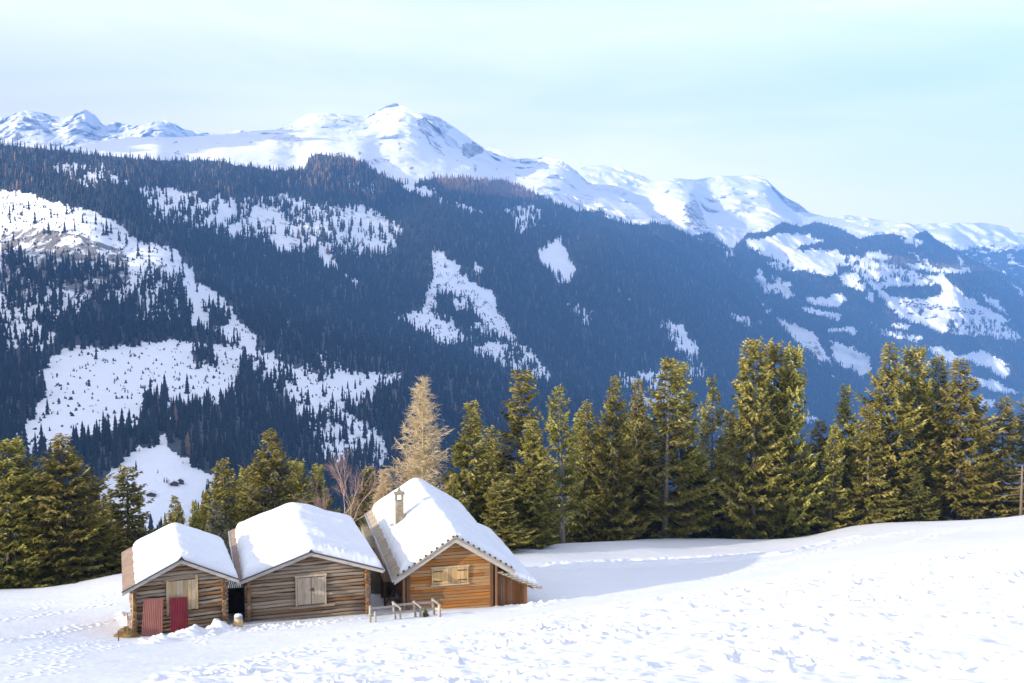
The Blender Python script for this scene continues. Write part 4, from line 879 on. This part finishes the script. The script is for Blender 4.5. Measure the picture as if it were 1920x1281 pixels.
for hgt, dy in ((.66, .10), (.36, -.06)):
    m = MB()
    for i in range(len(G)-1 if hgt < .5 else 3):
        a = G[i][0]+Vector((-.06, dy, 0)); b = G[i+1][0]+Vector((.2, dy, 0)); a.z = G[i][0].z+hgt; b.z = G[i+1][0].z+hgt+random.uniform(-.03, .03); m.bar(a, b, .04, .10)
    m.build('rail', M['fence_wood'], fe)
m = MB()
for i in range(3):
    a = G[i][0]; b = G[i+1][0]; n = int((b-a).length/.085)
    for j in range(n):
        for s_ in (1, -1):
            t0, t1 = j/n, (j+s_*6)/n
            if t1 < 0 or t1 > 1: continue
            m.bar(a.lerp(b, t0)+Vector((0, .02, .05)), a.lerp(b, t1)+Vector((0, .02, .6)), .006, .006)
m.build('wire_netting', M['wire'], fe)
# pale picket fence far behind, seen in the gap between barn and chalet
p = atv(697, 1085, 66); pf = empty('picket_fence', ground_at(p)); tag(pf, 'dark picket fence seen through the gap left of the chalet', 'fence'); o_ = Vector(pf.location)
for i in range(5):
    a = atv(695+i*4.2, 1086, 66)-o_; m = MB(); m.box(a.x-.035, a.x+.035, a.y-.03, a.y+.03, -.3, a.z+.72); m.build('picket', M['dark_board'], pf)
a = atv(693, 1070, 66)-o_; b = atv(716, 1070, 66)-o_; m = MB(); m.bar(a+Vector((0, .06, 0)), b+Vector((0, .06, 0)), .04, .09); m.build('rail', M['dark_board'], pf)

# ---------------------------------------------------------------- trees along the edge of the shoulder
def quads_mesh(name, Q, tint, mat):
    """Q: n x 4 x 3 leaf-sized blades"""
    n = len(Q); me = bigmesh(name, Q.reshape(-1, 3), np.arange(n*4).reshape(-1, 4), False); attr(me, 'tint', np.repeat(tint, 4)); me.materials.append(mat); return me
def tube_mesh(mb, P, R, n=5): mb.tube(P, R, n, 1, False)
def spruce_data(seed, H=20., R=3.4, bottom=.04, power=.8, dens=1.0, droop=1.0, ragged=.3, open_=0.0, twig=1.0, tops=1):
    r = np.random.default_rng(seed); rnd = random.Random(seed); wood = MB(); C = []; D1 = []; T = []; S = []
    lean = r.normal(0, .012, 2)
    axis = lambda z: np.array([lean[0]*z, lean[1]*z, z])
    tr = .0105*H
    wood.tube([axis(z)-np.array([0, 0, .6 if z == 0 else 0]) for z in np.linspace(0, H*.985, 9)], [max(.02, tr*(1-z)**.9*(1.25 if z == 0 else 1)) for z in np.linspace(0, 1, 9)], 8, 1, False)
    z = H*bottom
    while z < H*.992:
        t = z/H; Lm = R*((1-t)**power)*(.82+.18*math.cos(t*9+seed)) + .12
        if t < .14: Lm *= .75+.25*t/.14
        n = rnd.randint(4, 6) if t < .9 else 4
        for _ in range(n):
            if rnd.random() < open_*(1-abs(t-.5)): continue
            a = rnd.random()*6.283; L = Lm*rnd.uniform(1-ragged, 1+ragged*.55)
            L *= 1+.42*float(fbm(np.array([a*1.1+seed*3]), np.array([z/1.6]), seed+50, 2)[0])
            e = (.75 if t > .93 else .28-.62*droop*(1-t)**.8)+rnd.gauss(0, .09); cv = .34*droop
            o = np.array([math.cos(a), math.sin(a), 0]); sd = np.array([-o[1], o[0], 0]); base = axis(z+rnd.uniform(-.12, .12))
            pt = lambda s: base+o*(L*s)+np.array([0, 0, L*(e*s+cv*s*s-.12*math.sin(3*s))])
            if L > .7: wood.tube([pt(0), pt(.5), pt(.95)], [.018+.012*L, .014+.006*L, .006], 3, 1, False)
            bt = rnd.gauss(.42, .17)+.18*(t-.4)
            ns = max(2, int(L/.165*dens))
            for k in range(ns):
                s = .22+.78*(k+rnd.random())/ns if L > .9 else .05+.95*(k+rnd.random())/ns
                c = pt(s)
                for q in (-1, 1):
                    if rnd.random() < .08: continue
                    l = (.30+.62*(1-s)*min(1, L/2.4))*rnd.uniform(.65, 1.25)*twig; hang = rnd.uniform(.15, .75)*droop
                    d = o*rnd.uniform(.45, 1.0)+sd*q*rnd.uniform(.35, 1.0)+np.array([0, 0, -hang+.25*(t > .85)]); d /= np.linalg.norm(d)
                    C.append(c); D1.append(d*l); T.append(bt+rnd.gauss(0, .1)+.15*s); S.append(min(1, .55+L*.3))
            C.append(pt(.93)); D1.append((pt(1.06)-pt(.9))*1.3+np.array([0, 0, .02])); T.append(bt+.2); S.append(.8)
        z += (.30 if t < .9 else .2)*(H/20)**.4*rnd.uniform(.75, 1.25)
    C = np.array(C); D1 = np.array(D1); T = np.array(T); S = np.array(S); n = len(C); Q = []; tt = []
    for k in range(4):                         # four crossed, needle-wide blades per twig
        ax = r.normal(size=(n, 3)); w = np.cross(D1, ax); w /= np.linalg.norm(w, axis=1, keepdims=True)+1e-9
        w *= (r.uniform(.055, .10, n)*S*twig)[:, None]; m = C+D1*r.uniform(.35, .6, (n, 1))+r.normal(0, .02, (n, 3)); tip = C+D1*r.uniform(.85, 1.15, (n, 1))+np.c_[r.normal(0, .04, (n, 2)), -r.uniform(0, .07, n)]
        Q.append(np.stack([C, m-w, tip, m+w], 1)); tt.append(T+r.normal(0, .08, n))
    return wood, np.concatenate(Q), np.clip(np.concatenate(tt), 0, 1)
PROTO = {}
def proto(key, mat, **k):
    w, Q, t = spruce_data(**k); m = w.mesh('trunk', True); m.materials.append(M['bark']); PROTO[key] = (m, quads_mesh('crown', Q, t, M[mat]), k.get('H', 20.), k.get('R', 3.4))
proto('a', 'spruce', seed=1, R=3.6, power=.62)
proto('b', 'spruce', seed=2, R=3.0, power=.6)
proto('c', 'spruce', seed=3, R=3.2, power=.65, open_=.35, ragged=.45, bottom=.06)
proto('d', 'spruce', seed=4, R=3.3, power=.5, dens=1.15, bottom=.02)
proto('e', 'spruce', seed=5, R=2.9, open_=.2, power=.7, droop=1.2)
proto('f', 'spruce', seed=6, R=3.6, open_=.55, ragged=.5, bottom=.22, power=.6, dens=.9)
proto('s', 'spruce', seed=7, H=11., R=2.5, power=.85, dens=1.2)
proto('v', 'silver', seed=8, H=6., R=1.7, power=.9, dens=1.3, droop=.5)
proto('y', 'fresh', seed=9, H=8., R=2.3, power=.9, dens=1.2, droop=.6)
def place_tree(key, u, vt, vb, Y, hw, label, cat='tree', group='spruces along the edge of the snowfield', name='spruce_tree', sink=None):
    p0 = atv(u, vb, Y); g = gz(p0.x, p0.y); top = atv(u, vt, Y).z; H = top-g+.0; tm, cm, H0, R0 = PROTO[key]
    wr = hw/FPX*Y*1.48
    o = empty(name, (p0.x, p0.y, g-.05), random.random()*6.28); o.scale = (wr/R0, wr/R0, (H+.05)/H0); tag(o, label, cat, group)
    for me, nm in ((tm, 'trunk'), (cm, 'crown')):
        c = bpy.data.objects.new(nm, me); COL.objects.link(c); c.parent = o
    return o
random.seed(12)
TREES = [  # kind, u, v top, v base, distance, half width px, label
 ('d', 18, 828, 1105, 72, 62, 'bushy lit spruce cut by the left edge of the picture'),
 ('a', 122, 815, 1100, 73.5, 80, 'broad full spruce, biggest of the trees left of the barns'),
 ('c', 188, 893, 1085, 76, 42, 'thin pale spruce right of the broad one on the left'),
 ('e', 243, 872, 1072, 78, 55, 'dark spruce with bare lower trunk above the left barn eave'),
 ('b', 207, 925, 1080, 81, 34, 'slim dark spruce half hidden between pale and dark spruces on the left'),
 ('s', 330, 930, 1000, 82, 30, 'small pointed spruce standing alone over the smallest barn roof'),
 ('s', 366, 940, 1000, 84, 24, 'small narrow spruce, right neighbour of the lone pointed one'),
 ('s', 386, 922, 1000, 90, 26, 'small spruce crowded behind the pale silvery fir'),
 ('e', 424, 862, 1005, 86, 46, 'dark slender spruce with visible trunk between the two barn roofs'),
 ('v', 405, 940, 1040, 74, 24, 'short silvery green fir between the two barn roofs'),
 ('a', 512, 806, 1000, 84, 62, 'wide spruce full of brown cones behind the middle barn'),
 ('b', 462, 880, 1000, 90, 36, 'spruce in the shade left of the cone bearing one'),
 ('d', 558, 868, 1000, 92, 36, 'short bushy spruce close right of the cone bearing one'),
 ('b', 597, 872, 1000, 88, 38, 'dark green spruce left of the bare reddish tree'),
 ('b', 690, 878, 1000, 90, 42, 'dark green spruce between bare tree and chalet roof'),
 ('s', 662, 930, 1000, 86, 28, 'little spruce low beside the bare reddish tree'),
 ('b', 884, 754, 1020, 88, 52, 'olive spruce right next to the golden larch'),
 ('s', 850, 890, 1020, 84, 36, 'low dark spruce peeping over the chalet roof'),
 ('c', 962, 694, 1030, 91, 66, 'tall spruce with pale bare limbs behind the chalet'),
 ('b', 1000, 788, 1030, 88, 44, 'shorter bright spruce in front of the tall pale limbed one'),
 ('d', 935, 905, 1032, 84, 40, 'low spreading spruce touching the right side of the chalet roof'),
 ('f', 1056, 724, 1018, 97, 50, 'dark ragged spruce with a bare trunk at its foot'),
 ('e', 1106, 752, 1016, 102, 38, 'narrow brownish spruce right of the ragged one'),
 ('a', 1150, 707, 1015, 101, 46, 'tall brownish spruce with rounded top, middle of the row'),
 ('b', 1192, 713, 1014, 107, 38, 'dark pointed spruce left of the big twin topped one'),
 ('c', 1246, 671, 1012, 103, 66, 'big wide lit spruce, left of a twin topped pair'),
 ('c', 1284, 682, 1012, 105, 58, 'right one of the twin topped pair with long lower boughs'),
 ('f', 1334, 708, 1010, 109, 36, 'sparse see-through spruce left of the tallest clump'),
 ('d', 1412, 642, 1010, 105, 56, 'tallest, densest spruce glowing olive in the clump right of centre'),
 ('d', 1450, 648, 1010, 108, 46, 'spruce in the middle of the dense three topped clump'),
 ('d', 1480, 655, 1008, 107, 44, 'shaded right spruce of the dense three topped clump'),
 ('b', 1580, 722, 1003, 110, 36, 'pale slender spruce alone between the two tall clumps'),
 ('e', 1530, 786, 1006, 112, 34, 'dark low spruce right of the three topped clump'),
 ('e', 1556, 795, 1004, 106.5, 30, 'dark thin spruce left of the pale slender one'),
 ('e', 1628, 760, 990, 107, 44, 'dark drooping spruce at the left foot of the right clump'),
 ('a', 1664, 645, 988, 109, 60, 'tallest spruce of the right clump with dark left side'),
 ('d', 1712, 656, 985, 111, 46, 'spruce second from the left among the tops of the right clump'),
 ('b', 1750, 668, 984, 113, 44, 'spruce with reddish tip in the middle of the right clump'),
 ('a', 1796, 674, 982, 109, 66, 'wide sunlit spruce at the right end of the right clump'),
 ('y', 1718, 888, 985, 106.5, 34, 'small bright green young spruce in front of the right clump'),
 ('e', 1872, 744, 976, 110, 42, 'dark shaded spruce near the right edge'),
 ('e', 1918, 742, 972, 111, 44, 'dark spruce cut by the right edge of the picture'),
 ('b', 1842, 800, 978, 116, 36, 'dark spruce hidden behind the wide sunlit one on the right'),
 ('e', 915, 800, 1030, 98, 40, 'dark spruce filling the gap behind the olive one beside the larch'),
 ('e', 1080, 770, 1018, 108, 40, 'dark spruce behind the ragged bare trunk one'),
 ('b', 1130, 800, 1016, 110, 42, 'low spruce behind the brownish pair in the middle'),
 ('e', 1215, 780, 1012, 113, 42, 'shaded spruce behind the big wide lit one'),
 ('b', 1365, 770, 1010, 114, 40, 'shaded spruce behind the sparse one left of the tallest clump'),
 ('e', 1515, 830, 1006, 117, 32, 'lowest dark spruce in the gap right of the three topped clump'),
 ('b', 1600, 830, 1000, 116, 40, 'dark spruce behind the pale slender one'),
 ('e', 65, 885, 1102, 80, 44, 'dark spruce between the edge tree and the broad one on the left'),
 ('b', 160, 900, 1095, 82, 44, 'dark spruce behind the broad one on the left'),
 ('d', 1306, 860, 1012, 111, 46, 'low dark spruce at the foot of the sparse see-through one'),
 ('d', 1178, 850, 1015, 106, 44, 'low spruce at the foot of the dark pointed one in the middle'),
 ('e', 1020, 850, 1024, 100, 36, 'dark spruce in the gap left of the ragged bare trunk one'),
]
for t in TREES: place_tree(*t)
# golden larch, its little neighbour, and the bare reddish tree
def bare_conifer(seed, H, R, n_per, mat, name, label, loc, cat='tree', base_r=.17):
    rnd = random.Random(seed); wood = MB(); C = []; D1 = []; T = []; r = np.random.default_rng(seed)
    wood.tube([(0, 0, -.6), (.05, 0, H*.3), (0, .05, H*.65), (0, 0, H)], [base_r*1.2, base_r*.8, base_r*.4, .015], 7, 1, False)
    z = H*.1; tw = []
    while z < H*.98:
        t = z/H; Lm = R*(1-t)**1.05*(1 if t > .18 else .85)+.15
        for _ in range(n_per):
            a = rnd.random()*6.283; L = Lm*rnd.uniform(.45, 1.15)*(1+.2*math.sin(2*a+z*.9)); o = Vector((math.cos(a), math.sin(a), 0)); e = .05+.7*t**2+rnd.gauss(0, .12)
            P = [Vector((0, 0, z))+o*L*s+Vector((0, 0, L*(e*s-.25*s+.42*s*s)))+Vector((rnd.gauss(0, .03), rnd.gauss(0, .03), 0))*s for s in (0, .35, .7, 1)]
            wood.tube(P, [.012+.012*L, .01+.006*L, .01, .005], 4, 1, False)
            for k in range(int(3+L*6)):
                s = rnd.uniform(.15, 1); i = min(2, int(s/.35)); c = P[i].lerp(P[i+1], min(1, (s-.35*i)/.35)); sd = Vector((-o.y, o.x, 0))*rnd.choice((-1, 1))
                d = (o*rnd.uniform(.2, .9)+sd*rnd.uniform(.2, 1)+Vector((0, 0, rnd.uniform(-.55, .65)))).normalized()*rnd.uniform(.25, .75)*(.5+.5*min(1, L))
                for m_ in range(3):
                    cc = c+d*.3*m_; dd = d*rnd.uniform(.5, .9)+Vector((rnd.gauss(0, .12), rnd.gauss(0, .12), rnd.gauss(0.03, .12))); C.append(tuple(cc)); D1.append(tuple(dd)); T.append(rnd.random())
        z += H*.0155*rnd.uniform(.7, 1.3)
    C = np.array(C); D1 = np.array(D1); n = len(C); Q = []
    for k in range(2):
        w = np.cross(D1, r.normal(size=(n, 3))); w /= np.linalg.norm(w, axis=1, keepdims=True)+1e-9; w *= .016; Q.append(np.stack([C-w, C+w, C+D1+w*.4, C+D1-w*.4], 1))
    o = empty(name, loc, rnd.random()*6); tag(o, label, cat); wood.build('trunk', M['larch'], o); me = quads_mesh('crown', np.concatenate(Q), np.tile(np.array(T), 2), M[mat]); link('crown', me, None, o)
    attr_ = o.children[0].data; a_ = np.full(len(attr_.vertices), .5); attr(attr_, 'tint', a_)
    return o
p = atv(793, 930, 87); g = gz(p.x, p.y); bare_conifer(3, atv(795, 703, 87).z-g, 4.9, 6, 'larch', 'larch_tree', 'leafless golden larch rising behind the chalet roof', (p.x, p.y, g))
p = atv(722, 930, 84); g = gz(p.x, p.y); bare_conifer(4, atv(715, 880, 84).z-g, 2.0, 7, 'larch', 'larch_tree', 'low leafless golden larch just left of the chalet ridge', (p.x, p.y, g), base_r=.1)
def bare_tree(seed, H, loc, label):
    rnd = random.Random(seed); wood = MB(); tips = MB()
    def grow(p, d, L, r, lev):
        q = p+d*L+Vector((rnd.gauss(0, .05), rnd.gauss(0, .05), 0))*L; m = p.lerp(q, .5)+Vector((rnd.gauss(0, .04), rnd.gauss(0, .04), 0))*L
        (wood if lev < 3 else tips).tube([p, m, q], [r, r*.85, r*.68], 5 if lev < 3 else 3, 1, False)
        if lev >= 6 or r < .006: return
        for k in range(3 if lev > 0 else 4):
            t = rnd.uniform(.55, 1) if k else 1; b = p.lerp(q, t); ang = rnd.uniform(.3, .75) if k else .2; a = rnd.random()*6.28
            ax = d.orthogonal().normalized(); ax.rotate(Matrix.Rotation(a, 3, d)); nd = (d*math.cos(ang)+ax*math.sin(ang)+Vector((0, 0, .12))).normalized()
            grow(b, nd, L*rnd.uniform(.62, .85), r*.62, lev+1)
    grow(Vector((0, 0, -.4)), Vector((.03, 0, 1)), H*.36, .085, 0)
    o = empty('bare_tree', loc); tag(o, label, 'tree')
    for b, nm, mt in ((wood, 'trunk', 'red_twig'), (tips, 'crown', 'red_twig')):
        me = b.mesh(nm); zz = np.array([v.co.z for v in me.vertices]); attr(me, 'tint', np.clip((1-zz/H) if nm == 'trunk' else .1+0*zz, 0, 1)); link(nm, me, M[mt], o)
p = atv(640, 985, 83); g = gz(p.x, p.y); bare_tree(6, (atv(640, 842, 83).z-g)*.82, (p.x, p.y, g), 'leafless tree with thin reddish twigs between barn and chalet roofs')
# slim dead trunk at the right edge and the sapling in the fence
p = atv(1914, 968, 103); p = ground_at(p); t = atv(1917, 872, 103); o = empty('dead_tree', p); tag(o, 'pale bare trunk with a few dead side branches at the right edge', 'tree'); m = MB(); d = t-p
m.tube([Vector((0, 0, -.5)), d*.5, d], [.17, .14, .09], 8)
m.build('trunk', M['bark'], o, True)
for k in range(5):
    a = random.uniform(2.2, 4.2); z = d*(.3+.13*k); m = MB(); L = random.uniform(1.5, 3.6); m.tube([z, z+Vector((math.cos(a)*L*.5, math.sin(a)*L*.3, -.15)), z+Vector((math.cos(a)*L, math.sin(a)*L*.6, -.1))], [.045, .03, .012], 5); m.build('branch', M['bark'], o)
p = hit(798, 1157); tm, cm, H0, R0 = PROTO['y']; o = empty('sapling', p); o.scale = (.1, .1, .055); tag(o, 'tiny green fir sapling poking out of the snow by the rail fence', 'sapling')
for me, nm in ((tm, 'trunk'), (cm, 'crown')): c = bpy.data.objects.new(nm, me); COL.objects.link(c); c.parent = o

# ---------------------------------------------------------------- single trees and huts across the valley
V6, F6 = conifer(7, 9, 77); lone = bigmesh('crown', V6, F6, False); attr(lone, 'tint', np.full(len(V6), .35)); lone.materials.append(M['far_spruce'])
def lone_tree(u, vb, hpx, label, group):
    p = LA.p(np.array([u]), np.array([vb]))[0]; H = hpx/FPX*p[1]; o = bpy.data.objects.new('spruce_tree', lone); COL.objects.link(o); o.location = Vector(p.tolist())-Vector((0, 0, .3)); o.scale = (H*.36, H*.36, H); o.rotation_euler = (0, 0, random.random()*6)
    tag(o, label, 'tree', group)
for u, v, h, lb in ((255, 882, 21, 'dark lone spruce at the upper left of the low snowy meadow'), (296, 887, 8, 'tiny lone fir in the middle of the low snowy meadow'), (338, 858, 7, 'tiny fir under the wood on the upper edge of the low meadow'),
    (343, 869, 6, 'tiny fir right of centre on the low meadow'), (399, 913, 15, 'small spruce at the right end of the low meadow'), (261, 847, 8, 'tiny fir just below the wood, top left of the low meadow'), (89, 777, 32, 'tall narrow spruce alone left of the big felled clearing'),
    (370, 770, 34, 'tall narrow spruce on the right lower part of the felled clearing'), (384, 778, 26, 'mid sized spruce beside the tall narrow one on the felled clearing'), (351, 738, 40, 'spindly spruce on the right side of the felled clearing'),
    (652, 729, 16, 'left of three small spruces on the bright upper meadow'), (666, 729, 19, 'tallest of three small spruces on the bright upper meadow'), (675, 722, 16, 'right of three small spruces on the bright upper meadow'), (669, 752, 18, 'small spruce below the three on the bright upper meadow'), (677, 751, 20, 'small spruce at the lower edge of the bright upper meadow'),
    (690, 752, 24, 'spruce at the lower right corner of the bright upper meadow')): lone_tree(u, v, h, lb, 'lone spruces on the far clearings')
def hut(u, v, w, d, h, rz, label):
    p = LA.p(np.array([u]), np.array([v]))[0]; o = empty('hut', Vector(p.tolist()), rz); tag(o, label, 'hut', 'far huts on the low meadow')
    m = MB(); m.prism([(-w/2, -1.5), (w/2, -1.5), (w/2, h), (0, h*1.6), (-w/2, h)], -d/2, d/2); m.build('wall', M['dark_board'], o)
    for s in (-1, 1): m = MB(); m.prism([(0, h*1.6+.02), (s*w*.62, h*.86), (s*w*.62, h*.86+.45), (0, h*1.6+.5)], -d/2-.5, d/2+.5); m.build('snowy_roof', M['roof_snow'], o)
hut(326, 909, 6.2, 6, 2.3, .45, 'brown hut beside dark bushes in the middle of the low meadow'); hut(338, 906, 5.6, 5, 2.6, .3, 'hut at the right of the pair in the middle of the low meadow'); hut(284, 929, 6.5, 6, 2.0, .2, 'single hut at the lower left of the low meadow')
for i, (u, v, h) in enumerate(((308, 904, 11), (313, 905, 12), (317, 906, 10))):
    lone_tree(u, v, h, ('leftmost dark bush beside the brown far hut', 'middle dark bush beside the brown far hut', 'dark bush touching the brown far hut')[i], 'bushes by the far huts')
# village on the far terrace
hm_ = MB(); hm_.prism([(-5, -2), (5, -2), (5, 4.5), (0, 7.6), (-5, 4.5)], -6, 6); vm = hm_.mesh('house'); vm.materials.append(M['dark_board'])
sm = MB()
for s in (-1, 1): sm.prism([(0, 7.7), (s*6.2, 3.9), (s*6.2, 4.6), (0, 8.5)], -6.8, 6.8)
smm = sm.mesh('snowy_roof'); smm.materials.append(M['roof_snow']); random.seed(3)
def village(n, pts, w_):
    for i in range(n):
        t = random.random()*(len(pts)-1); k = int(t); u = pts[k][0]+(pts[k+1][0]-pts[k][0])*(t-k)+random.gauss(0, w_*.8); v = pts[k][1]+(pts[k+1][1]-pts[k][1])*(t-k)+random.gauss(0, w_*.55)
        p = LB.p(np.array([u]), np.array([v]))[0]; o = bpy.data.objects.new('house', None); COL.objects.link(o); o.location = Vector(p.tolist()); s = random.uniform(.75, 1.35); o.scale = (s, s*random.uniform(.8, 1.2), s); o.rotation_euler = (0, 0, random.gauss(.5, .5))
        tag(o, 'tiny snow roofed house in the hillside village far off on the right', 'house', 'houses of the far village')
        for me, nm in ((vm, 'wall'), (smm, 'roof')): c = bpy.data.objects.new(nm, me); COL.objects.link(c); c.parent = o
village(95, Zm(1680, 480, 7.117, [(30, 640), (300, 640), (520, 690), (760, 710), (950, 745), (1150, 790)]), 5)
village(12, Zm(1680, 480, 7.117, [(330, 290), (480, 320), (430, 360)]), 2); village(8, Zm(1680, 480, 7.117, [(130, 745), (450, 830), (560, 790)]), 3)
